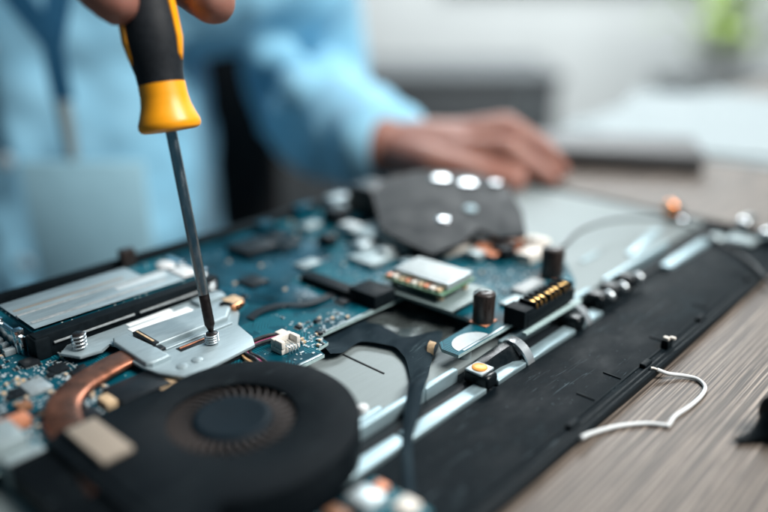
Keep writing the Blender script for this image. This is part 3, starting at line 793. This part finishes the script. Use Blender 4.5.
# ------------------------------------------------------------------ heat sink: plate, pipe, sprung screws
hs = thing('heat_sink', 'silver heat sink plate with bent copper pipe and sprung screws', 'heat sink', (120, 205, 2))
P1 = [(88.6, 224.5), (92, 217.6), (99, 216.4), (103, 219), (104.2, 215.5), (101.4, 207), (102, 196), (103.4, 189.6), (107.8, 181.2), (112, 180.4), (135.4, 182.6), (138.6, 188), (140.5, 199), (147.5, 207), (149.6, 216), (154, 226), (155, 236), (150, 242), (135, 241), (101, 228.9), (93, 229)]
P1 = [(x, min(y, 228.6)) for x, y in P1]
b = B(); b.prism(P1, 2.4, 3.3, 0.25); obj('base_plate', b, m_plate, hs)
b = B(); b.prism([(111.5, 203.8), (140.2, 203.8), (145.8, 209.5), (147.8, 217), (112.2, 218.2), (111.5, 217)], 3.35, 5.3, 0.9, seg=3)
b.prism([(102.6, 195.4), (104.2, 194.2), (110.8, 194.2), (110.8, 203), (109.6, 203.8), (109.6, 218), (104.4, 219), (103, 216)], 3.35, 5.0, 0.7, seg=3)
b.box(113, 140, 200.6, 202.4, 3.32, 4.0, 0.3, 3)
obj('raised_channel', b, m_plate, hs)
b = B(); b.box(110.5, 112.9, 204.0, 217, 3.35, 5.5, 0.3); b.box(110.2, 113.4, 200.8, 204.4, 3.32, 4.6, 0.9, 3); cs = obj('clamp_slot', b, m_chip, hs)
b = B(); b.box(111.2, 112.0, 205.5, 216, 5.52, 5.8, 0.1); obj('tan_edge', b, m_tan, cs)
b = B(); b.box(115.8, 127.6, 196.2, 199.4, 3.31, 3.42, 0.04); so = obj('slot', b, m_chip, hs)
b = B(); b.box(116.6, 127.2, 197.9, 198.6, 3.43, 3.7, 0.06); obj('copper_edge', b, m_coppermat, so)
for x, y in ((110.6, 187.6), (116.2, 187.6)):
    b = B(); b.lathe((x, y, 3.28), (0, 0, 1), [(0, 2.0), (.4, 1.8), (.75, 1.1), (.85, 0)], 20); obj('embossed_dimple', b, m_plate, hs)
b = B(); b.box(140, 152, 221, 227, 3.32, 4.8, 0.5); obj('stiffening_rib', b, m_plate, hs)
b = B(); b.box(112.6, 137.0, 219.2, 224.4, 3.33, 3.45, 0.03); obj('sticker', b, m_sticker, hs)
b = B(); b.box(114.0, 131.6, 225.2, 228.0, 3.33, 3.45, 0.03); obj('sticker', b, m_sticker, hs)
b = B(); b.box(148.5, 154.6, 213.2, 219.4, 3.32, 4.4, 0.3); obj('tan_bracket', b, m_tan, hs)
b = B(); b.tube([(143.8, 213.0, 5.4), (145, 212.6, 5.8), (147, 210.8, 5.2), (147.6, 209.6, 3.6)], 0.8, 8, 4); obj('black_clip', b, m_gloss, hs)
# flattened copper pipe
pth = spline([(113, 207.0, 2.0), (103, 207.2, 2.3), (94, 205.6, 2.3), (84, 202.2, 2.2), (76.5, 196.4, 2.2), (72.4, 189, 2.2), (70.0, 180, 2.2), (68, 168, 2.2), (65, 150, 2.2)], 8)
b = B(); secs = []
for i, p in enumerate(pth):
    d = (pth[min(i + 1, len(pth) - 1)] - pth[max(i - 1, 0)]); d.z = 0; d.normalize(); n_ = Vector((-d.y, d.x, 0))
    w, h = 5.0, 1.55
    secs.append([p + n_ * (math.copysign(abs(math.cos(a)) ** .55, math.cos(a)) * w) + Vector((0, 0, math.copysign(abs(math.sin(a)) ** .7, math.sin(a)) * h)) for a in [2 * math.pi * k / 20 for k in range(20)]])
b.strip(secs); obj('copper_pipe', b, m_copper, hs, sharp=50)
b = B(); b.lathe((146.5, 209.9, 3.6), (1, 0.22, 0.05), [(0, 1.6), (4, 1.5), (6, 1.1), (6.8, .3)], 16); obj('pipe_end', b, m_copperbright, hs)

def sprung_screw(x, y, h=5.2):
    b = B(); b.lathe((x, y, 3.3), (0, 0, 1), [(0, 1.25), (h - 1.2, 1.25), (h - 1.15, 1.9), (h - .2, 1.9), (h, 1.6)], 20)
    b.slot = 1; b.box(x - 1.2, x + 1.2, y - .2, y + .2, 3.3 + h - .02, 3.3 + h + .04, 0); b.box(x - .2, x + .2, y - 1.2, y + 1.2, 3.3 + h - .02, 3.3 + h + .05, 0)
    s_ = obj('spring_screw', b, [m_tip, m_chip], hs)
    pts = [(x + 2.25 * math.cos(a), y + 2.25 * math.sin(a), 3.6 + (h - .7) * a / (2 * math.pi * 4)) for a in [i * math.pi / 8 for i in range(65)]]
    b = B(); b.tube(pts, 0.27, 8, 1); obj('spring', b, m_clip, s_, sharp=80)
sprung_screw(94.6, 222.6, 5.8)
sprung_screw(126.4, 193.9, 4.0)
sprung_screw(152.5, 232.0, 4.0)

# ------------------------------------------------------------------ cooling fan
fan = thing('cooling_fan', 'round black blower fan with a beige pad on its corner', 'fan', (102, 150, -5))
FC = (102.0, 150.0)
# scroll-shaped outline
out = [(65, 178), (80, 178), (92, 177.2)]
for k in range(41):
    u = k / 40; a = math.radians(100 - 245 * u); r = 27.0 + 9.0 * u + (3.0 * math.sin(u * math.pi))
    out.append((FC[0] + r * math.cos(a), FC[1] + r * math.sin(a)))
out += [(65, 112)]
b = B()
# lid with round opening: ring of quads between hole and outline
t = bmesh.new(); n = 96; hole = []; rim = []
def hit(a):
    best = None; d = Vector((math.cos(a), math.sin(a)))
    for i in range(len(out)):
        p, q2 = Vector(out[i]), Vector(out[(i + 1) % len(out)]); e = q2 - p; w = p - Vector(FC)
        den = d.x * e.y - d.y * e.x
        if abs(den) < 1e-9: continue
        tt = (w.x * e.y - w.y * e.x) / den; s = (w.x * d.y - w.y * d.x) / den
        if tt > 0 and -1e-6 <= s <= 1 + 1e-6: best = tt if best is None else max(best, tt)
    return best
HR = 17.6
lv = [(HR, 4.9, 0), (HR, 5.6, 0), (HR + .5, 6.0, 0), (None, 6.0, -.9), (None, 5.75, -.25), (None, 5.2, 0), (None, -5.0, 0), (None, -5.0, -1.0), (HR, 4.9, 0)]
rings = []
for r, z, off in lv[:-1]:
    ring = []
    for k in range(n):
        a = 2 * math.pi * k / n; rr = r if r else hit(a) + off
        ring.append(t.verts.new((FC[0] + rr * math.cos(a), FC[1] + rr * math.sin(a), z)))
    rings.append(ring)
for A_, Bq in zip(rings, rings[1:]):
    for k in range(n): t.faces.new((A_[k], A_[(k + 1) % n], Bq[(k + 1) % n], Bq[k]))
bmesh.ops.recalc_face_normals(t, faces=t.faces); b._merge(t)
obj('housing', b, m_fan, fan, sharp=40)
b = B(); b.lathe((FC[0], FC[1], -5.0), (0, 0, 1), [(0, 24.5), (.9, 24.5)], 48); obj('floor_plate', b, m_fan, fan)
b = B(); b.lathe((FC[0], FC[1], -4.0), (0, 0, 1), [(0, 11.6), (8.2, 11.4), (9.2, 11.0), (9.8, 10.2), (9.9, 9.4), (9.8, 8.6), (9.75, 0.0)], 48); im = obj('impeller', b, m_hub, fan)
b = B(); secs = []
for s in range(7):
    u = s / 6; r = 11.2 + u * 9.6; a = 0.55 * u * u - 0.1 * u; th = 0.32
    c_ = Vector((r * math.cos(a), r * math.sin(a), 0)); tg = Vector((-math.sin(a), math.cos(a), 0)) * th
    z1 = 8.6 - 0.6 * u
    secs.append([c_ - tg + Vector((0, 0, 0)), c_ + tg, c_ + tg + Vector((0, 0, z1)), c_ - tg + Vector((0, 0, z1))])
b.strip(secs)
bl0 = proto('blade', b, m_blade, im, (FC[0], FC[1], -3.5))
for k in range(1, 37):
    c_ = bl0.copy(); COL.objects.link(c_); c_.parent = im; c_.rotation_euler = (0, 0, k * 2 * math.pi / 37)
b = B(); b.box(66.6, 75.2, 154.6, 174.6, 6.02, 7.6, 0.5); obj('foam_pad', b, m_pad, fan)
b = B(); b.box(52.5, 64.6, 112.5, 177, -4.8, 2.4, 0.3); b.slot = 1
for i in range(52): b.box(52, 64.7, 113 + i * 1.23, 113.35 + i * 1.23, 2.42, 3.4, 0)
b.box(62.5, 65.5, 112.2, 177.5, 3.45, 5.2, 0.5); obj('exhaust_fins', b, [m_chip, m_fan], fan)
for i, (m_, dz) in enumerate(((m_blackwire, 1.35), (m_magenta, 1.0), (m_blackwire, 2.0), (m_peach, 0.9))):
    o_ = (i - 1.5) * 1.15
    b = B(); b.tube([(143.0 + i * 1.1, 172.9, 2.5), (143.4 + i * 1.1, 170.8, 2.4)], 0.45, 8, 1)
    b = B(); b.tube([(149.5, 183.6 + o_, 1.6), (144, 185.6 + o_, dz + .3), (138, 186.4 + o_ * .9, dz + .2), (133.6 - o_ * .6, 185.2 + o_ * .7, dz), (131.4 - o_ * .8, 181.5, dz), (131.4 - o_, 176.5, dz - .2), (131.5 - o_, 171, -.4), (131.2 - o_, 165.6, -1.5)], 0.58, 8, 5)
    obj('wire', b, m_, fan)
b = B(); b.box(146.8, 150.4, 180.6, 186.4, 0.5, 2.6, 0.4); obj('wire_plug', b, m_cream, fan)

# ------------------------------------------------------------------ wireless card propped on the board
wc = thing('wireless_card', 'small silver-shielded wireless card tilted above the blue board', 'wireless card', (212, 168, 2.3))
M = Matrix.Translation((212, 168, 0)) @ Matrix.Rotation(0.05, 4, 'Z') @ Matrix.Translation((-212, -168, 0))
b = B(); b.box(199.4, 226.5, 150.5, 187, 2.3, 3.2, 0.15, M=M); obj('backing_card', b, m_greyboard, wc)
b = B(); b.box(202, 224.5, 157.0, 186, 6.1, 7.0, 0.15, M=M); cd = obj('circuit_card', b, m_green, wc)
b = B(); b.box(206.4, 223.2, 157.6, 184, 7.05, 9.9, 0.4, 3, M=M)
b.slot = 1; b.box(207.4, 222.2, 158.6, 183, 9.92, 10.0, 0.02, M=M)
obj('metal_shield', b, [m_silverchip, m_cardlabel], wc)
for i in range(9):
    b = B(); y = 159 + i * 3; b.box(202.8, 205.6, y, y + rnd.uniform(1.2, 2.2), 7.02, 7.02 + rnd.uniform(.8, 1.8), 0.15, M=M)
    obj('capacitor', b, (m_tan, m_cream, m_coppermat)[i % 3], cd)
b = B()
for x, y in ((206, 160), (221, 160), (206, 183), (221, 183)): b.cyl((x, y, 3.25), (x, y, 6.05), 1.4)
obj('spacer', b, m_tan, wc)

# ------------------------------------------------------------------ dark bracket lying on the board, back right
br = thing('drive_bracket', 'dark grey flat bracket with five bright rivets lying across the laptop', 'bracket', (270, 205, 6))
nb = Vector((-0.11079679, -0.10086838, 0.9887111)).normalized()
O3 = [(261.5, 247.9, 14.6), (248, 232, 11.6), (236.2, 219.0, 8.8), (234.0, 202.0, 6.9), (233.8, 186.6, 5.3), (250.9, 183.6, 6.9), (266.2, 186.2, 8.9), (266.7, 174.5, 7.7), (276.1, 167.0, 8.0), (294.2, 181.0, 11.5), (313.3, 201.9, 15.7), (316.4, 215, 17.5), (314.4, 226.7, 18.4), (298.6, 247.9, 18.8), (282.1, 254.4, 17.6)]
b = B(); t = bmesh.new(); hi = [t.verts.new(Vector(p) + nb * .9 + Vector((0, 0, 1))) for p in O3]; lo = [t.verts.new(Vector(p) - nb * .9 + Vector((0, 0, 1))) for p in O3]
top = t.faces.new(hi); t.faces.new(lo[::-1]); k = len(O3)
for i in range(k): t.faces.new((lo[i], lo[(i + 1) % k], hi[(i + 1) % k], hi[i]))
bmesh.ops.recalc_face_normals(t, faces=t.faces)
bmesh.ops.triangulate(t, faces=[q2 for q2 in t.faces if len(q2.verts) > 4]); b._merge(t); obj('plate', b, m_bracket, br)
for i, (x, y, z) in enumerate(((297.7, 233.6, 17.2), (302.2, 219.5, 16.3), (310.8, 208.2, 16.6), (261.7, 202.8, 10.0), (279.3, 200.5, 11.8))):
    p = Vector((x, y, z)) + Vector((0, 0, 1)) + nb * .95
    r = 4.6 if i < 2 else 3.0
    b = B(); b.lathe(p, nb, [(0, r), (.5, r), (.9, r * .8), (1.0, r * .45), (.7, r * .4), (.7, 0)], 24); obj('rivet', b, m_chrome if i != 4 else m_steel, br)
b = B()
for p in ((262, 236, 3), (246, 198, 0.1), (300, 215, -6)): b.cyl(p, (p[0], p[1], {262: 11.2, 246: 6.2, 300: 14.2}[p[0]]), 3)
obj('foot', b, m_bracket, br)
# copper foil and cream strips at its near edge
b = B(); b.box(246.5, 277.5, 188.8, 192.4, 0.3, 2.2, 0.5); obj('cream_strip', b, m_cream, mb)
b = B(); b.box(262, 283, 169.5, 182, 0.3, 1.2, 0.3); obj('copper_foil', b, m_coppermat, mb)
b = B(); b.box(281, 287, 160, 170, 0.3, 6.5, 1.5, 3); b.box(283, 288, 172, 177, 0.3, 5.5, 1.5, 3); obj('white_plug', b, m_cream, mb)
b = B(); b.box(216, 250, 205, 221, 0.2, 2.4, 0.6); obj('pale_shield', b, m_dullsteel, mb)

b = B(); b.strip([[(x, 171, z), (x, 183, z + .4), (x, 183, z + .1), (x, 171, z - .3)] for x, z in ((258, 3.2), (263, 4.4), (269, 4.0), (275, 5.2), (281, 3.6), (286, 1.0))])
obj('copper_foil', b, m_coppermat, mb)
for x0, x1, y0, y1, z1, m_ in ((252, 259, 176, 184, 4.2, m_dullsteel), (226, 233, 192, 199, 3.2, m_steel), (236, 244, 196, 201, 4.0, m_chip), (228, 234, 208, 214, 4.5, m_silverchip), (222, 228, 238, 246, 5.0, m_chip), (246, 256, 258, 268, 8.0, m_chip), (258, 264, 268, 274, 6.0, m_steel), (230, 240, 262, 268, 3.0, m_dullsteel), (214, 222, 276, 282, 5.0, m_bluefilm)):
    b = B(); b.box(x0, x1, y0, y1, 0.05, z1, 0.6, 3); obj('shield_can' if m_ in (m_dullsteel, m_steel, m_silverchip) else 'board_socket', b, m_, mb)

# thin black antenna lead arcing over the plate to the right-hand edge
b = B(); b.tube([(279, 152, 5), (287, 152.5, 6), (305, 157, 5.5), (328, 158, 4), (350, 154, 2), (368, 143, 0), (376, 132, -3), (368, 112, -5.5), (352, 94, -5.6), (340, 86, -4.6), (330, 76, -7), (318, 62, -9)], 0.8, 8, 6)
tag(obj('antenna_lead', b, m_blackwire, base=(320, 140, -5)), 'thin black lead arching over the bare metal plate', 'wire')

# daughter board, nearest the camera
db = thing('daughter_board', 'small teal port board at the near end beside the fan', 'circuit board', (107, 103, -7))
b = B(); b.box(97, 119, 93, 112.5, -5.6, -4.6, 0.15); obj('board', b, m_pcb, db)
b = B(); b.box(106, 113, 102.5, 110.5, -4.55, -1.8, 0.4); obj('port_shell', b, m_silverchip, db)
b = B(); b.box(112, 117.5, 95, 100, -4.55, -2.4, 0.4); obj('plug_socket', b, m_cream, db)
b = B(); b.box(99, 103.5, 105, 111, -4.55, -2.8, 0.4); obj('tantalum', b, m_brownchip, db)
b = B(); b.box(114.5, 118, 106, 109.5, -4.55, -3.2, 0.3); obj('tantalum', b, m_coppermat, db)
for x in (100, 116):
    for y in (95, 110):
        b = B(); b.cyl((x, y, -7.15), (x, y, -5.65), 1.8); obj('standoff', b, m_dullsteel, db)

# ------------------------------------------------------------------ loose white wire on the desk
b = B()
b.tube([(174.5, 82.5, -6.8), (178.6, 82.4, -7.6), (184.6, 81.5, -8.8), (191.5, 78.5, -9.2), (198.0, 73.5, -9.3), (201.1, 68.9, -9.3), (202.1, 67.9, -9.3), (208.2, 68.4, -9.3), (217.1, 67.3, -9.3), (225.4, 67.0, -9.3), (232.0, 68.2, -9.3), (235.2, 72.1, -9.2), (233.6, 76.6, -8.9), (230.0, 80.1, -8.0), (227.6, 83.1, -6.6)], 0.68, 12, 8)
b.slot = 1; b.tube([(227.6, 83.1, -6.6), (226.8, 84.0, -6.1), (226.1, 84.7, -6.0)], 0.45, 8, 4)
tag(obj('loose_wire', b, [m_whitewire, m_cream], base=(205, 75, DZ), sharp=80), 'white thin wire curling out from the laptop edge onto the desk', 'wire')

# pry tool at the right edge
pt = thing('pry_tool', 'black plastic pry tool, only its pointed tip in view', 'tool', (230, 38, DZ))
ax = Vector((0.83, -0.55, 0)).normalized()
b = B(); p0 = Vector((206.6, 50.0, -8.6)); sd = Vector((-ax.y, ax.x, 0)); secs = []
for s, w, h in ((0, .7, .5), (2, 1.2, .8), (6, 1.7, 1.3), (9, 3.0, 2.6), (11.5, 4.8, 4.6)):
    c_ = p0 + ax * s + Vector((0, 0, h - 1.2 if s else 0))
    secs.append([c_ + sd * w * math.cos(a) + Vector((0, 0, h * math.sin(a))) for a in [2 * math.pi * q2 / 14 for q2 in range(14)]])
b.strip(secs); obj('tip', b, m_blackplain, pt, sharp=50)
b = B(); b.lathe(p0 + ax * 11.0 + Vector((0, 0, 5.6)), ax, [(0, 4.6), (1, 6.2), (3, 7.0), (60, 7.0), (100, 6.4), (102, 5), (102.5, 1)], 24); obj('handle', b, m_blackplain, pt)

# ------------------------------------------------------------------ screwdriver
TIP = Vector((126.8, 194.6, 7.6)); 
TOPP = Vector((130.2, 218.9, 108.4))
sd_ax = (TOPP - TIP).normalized()
sdv = thing('screwdriver', 'yellow and black screwdriver held upright on a heat sink screw', 'screwdriver', TIP)
L_ = 66.5
b = B(); b.lathe(TIP, sd_ax, [(12.5, 1.72), (14, 1.78), (L_ + 6, 1.78)], 28); obj('shaft', b, m_shaft, sdv)
b = B(); b.lathe(TIP, sd_ax, [(-.6, 0.5), (0, .9), (1.2, 1.25), (2.2, 1.72), (12.4, 1.74)], 28)
obj('tip', b, m_tip, sdv)
b = B(); b.lathe(TIP, sd_ax, [(L_ - .3, 1.9), (L_, 8.2), (L_ + .5, 9.3), (L_ + 1.5, 9.8), (L_ + 2.8, 9.7), (L_ + 5, 8.8), (L_ + 8, 7.8), (L_ + 11, 7.35), (L_ + 14, 7.3), (L_ + 15, 7.2)], 40); obj('collar', b, m_yellow, sdv)
b = B(); b.lathe(TIP, sd_ax, [(L_ + 14.8, 7.25), (L_ + 18, 7.4), (L_ + 22, 8.2), (L_ + 28, 9.0), (L_ + 34, 8.9), (L_ + 42, 8.4), (L_ + 60, 9.4), (L_ + 80, 10.2), (L_ + 92, 9.4), (L_ + 97, 7.0)], 40); obj('handle', b, m_handle, sdv)
hu = sd_ax.cross(Vector(FWD)).normalized(); hv = sd_ax.cross(hu)
for k in range(4):
    a = math.radians((38, 172, 250, 310)[k]); b = B(); secs = []
    for hh, rr, ww in ((21, 7.9, .15), (23, 8.35, 1.5), (28, 9.1, 2.0), (36, 8.9, 2.1), (44, 8.6, 2.0), (60, 9.5, 2.0), (74, 9.9, 1.6), (80, 10.0, .2)):
        cc = TIP + sd_ax * (L_ + hh); rad = hu * math.cos(a) + hv * math.sin(a); tg = -hu * math.sin(a) + hv * math.cos(a)
        secs.append([cc + rad * (rr - 1.0) - tg * ww, cc + rad * (rr + .1) - tg * ww, cc + rad * (rr + .55), cc + rad * (rr + .1) + tg * ww, cc + rad * (rr - 1.0) + tg * ww])
    b.strip(secs); obj('grip_inlay', b, m_yellow, sdv, sharp=60)
b = B(); b.lathe(TIP, sd_ax, [(L_ + 95, 7.4), (L_ + 99, 7.2), (L_ + 102, 5.5), (L_ + 103, 2)], 32); obj('end_cap', b, m_yellow, sdv)

# ------------------------------------------------------------------ the person
def remesh(name, b, mat, parent, voxel, smooth, base, folds=None):
    bm = b.bm
    bmesh.ops.transform(bm, matrix=Matrix.Scale(MM, 4) @ Matrix.Translation(-Vector(base)), verts=bm.verts)
    me = bpy.data.meshes.new(name); bm.to_mesh(me); bm.free()
    o = bpy.data.objects.new(name, me); COL.objects.link(o)
    r = o.modifiers.new('r', 'REMESH'); r.mode = 'VOXEL'; r.voxel_size = voxel * MM
    s = o.modifiers.new('s', 'SMOOTH'); s.iterations = smooth; s.factor = 0.5
    dg = bpy.context.evaluated_depsgraph_get()
    me2 = bpy.data.meshes.new_from_object(o.evaluated_get(dg))
    o.modifiers.clear(); o.data = me2; bpy.data.meshes.remove(me); me2.name = name
    me2.materials.clear(); me2.materials.append(mat)
    me2.polygons.foreach_set('use_smooth', [True] * len(me2.polygons))
    if folds:
        from mathutils import noise as mn
        amp, size = folds
        nr = [v.normal.copy() for v in me2.vertices]
        for v, n_ in zip(me2.vertices, nr):
            p = v.co * 1000.0 / size
            q_ = Vector((p.x + 0.6 * mn.noise(p * 0.8), p.y, p.z * 0.55 + 0.9 * mn.noise(p * 0.5 + Vector((7, 1, 3)))))
            f_ = 1.0 - 2.0 * abs(mn.noise(q_)) ** 0.75
            v.co += n_ * (amp * MM * (0.75 * f_ + 0.5 * mn.noise(p * 2.1)))
    if parent: o.parent = parent
    return o

pbase = W(-275, 640, FL)
b = B()
def cap(p0, r0, p1, r1): b.capsule(p0, r0, p1, r1)
def chain(pts, rs):
    for i in range(len(pts) - 1): cap(pts[i], rs[i], pts[i + 1], rs[i + 1])
HIP = W(-275, 690, -215); CH = W(-275, 655, 130); NK = W(-275, 640, 320); HD = W(-272, 605, 455)
SL = W(-95, 645, 285); EL = W(-72, 745, 0); WL = W(-4, 527, 4)
SR = W(-455, 645, 292); ER = W(-375, 530, 120); WR = Vector((178.2, 379.9, 239.6))
# torso, neck, head
ax3 = (LAT, FWD, Vector((0, 0, 1)))
b.ellipsoid(HIP - LAT * 15, 132, 108, 118, ax3); b.ellipsoid(CH - LAT * 15, 112, 96, 160, ax3)
cap(HIP - LAT * 15, 98, CH - LAT * 15, 96); cap(CH, 94, W(-275, 648, 250), 76)
cap(W(-150, 648, 262), 42, W(-400, 648, 266), 42)
chain([W(-275, 650, 280), NK, W(-273, 622, 380)], [62, 56, 54])
b.ellipsoid(HD, 74, 92, 112, ax3); b.ellipsoid(W(-272, 578, 398), 52, 55, 48, ax3)
cap(W(-272, 512, 462), 7, W(-272, 497, 434), 13); cap(W(-284, 508, 430), 7, W(-260, 508, 430), 7)
cap(W(-272 - 44, 524, 473), 7, W(-272 - 18, 520, 474), 7); cap(W(-272 + 18, 520, 474), 7, W(-272 + 44, 524, 473), 7)
cap(W(-290, 520, 400), 7, W(-254, 520, 400), 7); cap(W(-294, 524, 390), 6, W(-250, 524, 390), 6)
for s in (-1, 1):
    b.ellipsoid(W(-272 + s * 76, 612, 452), 8, 18, 32, ax3)
    cap(W(-272 + s * 16, 518, 486), 7, W(-272 + s * 48, 530, 488), 6)
# arms
chain([SL - Vector((0, 0, 24)), EL, WL], [42, 38, 27]); chain([SR - Vector((0, 0, 24)), ER, WR], [42, 38, 27])
# legs, seated
for s in (-1, 1):
    chain([W(-275 + s * 85, 670, -225), W(-275 + s * 110, 270, -240), W(-275 + s * 105, 300, -650)], [82, 58, 42])
    cap(W(-275 + s * 105, 310, -690), 38, W(-275 + s * 115, 180, -700), 30)
# left hand, palm down on the desk beside the laptop
LH = dict(w=WL)
kn = [(62, 478, 10), (63, 495, 15), (60, 512, 15), (55, 530, 11)]
def HL(l, g, z): return W(5 + (l - 5) * 0.84, g, z)
WL2 = W(10, 522, 6)
for (l, g, z), r in zip(kn, (9.5, 10, 9.5, 9)):
    cap(WL2, 17, HL(l, g, z), r); cap(W(28, 515, 8), 14, HL(l, g, z), r)
fing = [[(62, 478, 10), (92, 464, 14), (110, 458, 5), (122, 455, -2)],
        [(63, 495, 15), (99, 484, 22), (121, 479, 11), (135, 477, -2)],
        [(60, 512, 15), (97, 505, 22), (119, 503, 10), (132, 502, -2)],
        [(55, 530, 11), (84, 528, 16), (100, 528, 7), (110, 528, -2)]]
for fp, rr in zip(fing, ((9.4, 8.8, 7.8, 6.8), (9.8, 9.0, 8.0, 7.0), (9.4, 8.6, 7.6, 6.6), (8.6, 7.6, 6.8, 5.8))):
    chain([HL(*p) for p in fp], rr)
chain([W(12, 505, 2), W(34, 474, 2), W(60, 455, 0), W(80, 446, -2)], (15, 12, 9.8, 7.8))
# right hand, fingers closed round the screwdriver handle
fR = {'index': ([(143.8, 290, 178), (113, 246.1, 141), (112.0, 224.5, 122.0), (119.4, 217.5, 111.4)], (10, 9.2, 8.2, 7.4)),
      'middle': ([(156.0, 287.1, 190), (119.6, 241.8, 156), (119.0, 218.9, 142), (129.2, 208.5, 137)], (10.2, 9.4, 8.4, 7.4)),
      'ring': ([(170.1, 284.9, 200), (131.1, 242.2, 172), (129.5, 219.9, 160), (139, 210.4, 156)], (9.8, 8.8, 8.0, 7.0)),
      'pinky': ([(186.5, 285.5, 206), (148.7, 246.0, 184), (143.9, 226.5, 174), (150.3, 217.3, 171)], (9, 8, 7.2, 6.2))}
for pts, rr in fR.values(): chain([Vector(p) for p in pts], rr)
for k_, r in zip(fR, (10.5, 11, 10.5, 10)):
    cap(WR, 21, Vector(fR[k_][0][0]), r); cap(Vector((172, 330, 208)), 20, Vector(fR[k_][0][0]), r)
chain([Vector((172, 335, 205)), Vector((160, 288, 152)), Vector((152.0, 240.5, 121.6)), Vector((147.6, 208.6, 110.8))], (17, 13, 9.4, 7.6))
person = remesh('person', b, m_skin, None, 2.6, 3, pbase)
person.location = pbase * MM; BASE[person.name] = tuple(pbase)
tag(person, 'person in a light blue shirt leaning over the laptop, turning a screwdriver', 'person')
# clothing and hair
b = B()
b.ellipsoid(HIP - LAT * 15, 146, 122, 132, ax3); b.ellipsoid(CH - LAT * 15, 130, 112, 178, ax3)
cap(HIP - LAT * 15, 114, CH - LAT * 15, 114); cap(CH, 108, W(-275, 648, 258), 92)
cap(W(-140, 648, 268), 60, W(-410, 648, 274), 60)
chain([SL + Vector((0, 0, -18)), W(-80, 700, 150), EL, W(-44, 628, 0), W(-16, 560, 3)], [60, 57, 52, 43, 34])
cap(W(-16, 562, 3), 36, W(-9, 544, 4), 35)
chain([SR + Vector((0, 0, -18)), W(-410, 590, 205), ER, W(-270, 470, 175), WR + Vector((-2, 24, 8))], [60, 61, 58, 48, 38])
# folds at elbow and waist
for sx in (-1, 1):
    cap(W(-290 + sx * 34, 668, -230), 106, W(-290 + sx * 32, 655, 50), 96); cap(W(-290 + sx * 32, 655, 50), 96, W(-275 + sx * 56, 650, 200), 88)
for k, (l, g, z) in enumerate(((-70, 690, 70), (-30, 690, 20), (-45, 650, 40), (-20, 610, 20))):
    b.capsule(W(l - 52, g - 18, z + 18), 12, W(l + 6, g - 16, z - 10), 10)
cap(W(-165, 640, 120), 62, W(-90, 672, 118), 62)
shirt = remesh('shirt', b, m_shirt, person, 6.0, 4, pbase, folds=(11.0, 64.0))
b = B(); secs = []
for s in (-1, 1):
    b.capsule(W(-275, 590, 300), 10, W(-275 + s * 62, 622, 338), 12); b.capsule(W(-275 + s * 62, 622, 338), 12, W(-275 + s * 30, 700, 345), 12)
b.capsule(W(-245, 700, 345), 12, W(-305, 700, 345), 12)
remesh('collar', b, m_shirt, shirt, 5.0, 2, pbase)
for z in (230, 150, 70, -10, -90):
    b = B(); b.lathe(W(-275, 534 + (12 if z > 150 else 0), z), -FWD, [(0, 6), (2, 6), (3, 4.5)], 16); obj('button', b, m_label, shirt)
b = B()
for s in (-1, 1):
    b.capsule(W(-275 + s * 80, 680, -222), 98, W(-275 + s * 110, 275, -238), 76); b.capsule(W(-275 + s * 110, 275, -238), 76, W(-275 + s * 105, 300, -640), 60)
remesh('trousers', b, m_trousers, person, 8.0, 3, pbase)
b = B(); b.ellipsoid(W(-272, 622, 480), 84, 92, 104, ax3); b.ellipsoid(W(-272, 570, 535), 66, 46, 30, ax3)
remesh('hair', b, m_hair, person, 4.0, 2, pbase)
for s in (-1, 1):
    b = B(); b.ball(W(-272 + s * 30, 526, 466), 9, (1, 1, 1), 16); ey = obj('eye', b, m_eye, person)
    b = B(); b.ball(W(-272 + s * 30, 520.5, 464.5), 5.0, (1, 1, 1), 12); obj('iris', b, m_hair, ey)
# lanyard and badge worn by the person
ly = thing('id_badge', 'pale badge sleeve hanging from a navy lanyard on the blue shirt', 'badge', W(-200, 500, 20))
b = B()
def band(pts, w=8):
    pth = spline(pts, 6); secs = []
    for i, p in enumerate(pth):
        d = (pth[min(i + 1, len(pth) - 1)] - pth[max(i - 1, 0)]).normalized(); n_ = -FWD; sdv_ = d.cross(n_).normalized()
        secs.append([p - sdv_ * w, p + sdv_ * w, p + sdv_ * w + n_ * 1.4, p - sdv_ * w + n_ * 1.4])
    b.strip(secs)
J = W(-212, 497, 78)
band([W(-330, 600, 330), W(-300, 540, 220), W(-250, 508, 130), J]); band([W(-205, 606, 330), W(-190, 548, 220), W(-200, 508, 130), J])
band([J, W(-211, 496, 55), W(-210, 496, 40)], 7)
obj('strap', b, m_lanyard, ly)
b = B(); b.cyl(W(-210, 494, 40), W(-208, 492, 2), 5.5, 4.0, 12); obj('metal_clip', b, m_dullsteel, ly)
b = B(); b.box(-243, -160, 488.5, 491, -95, 1, 1.0, 2, M=MW); obj('sleeve', b, m_badge, ly)
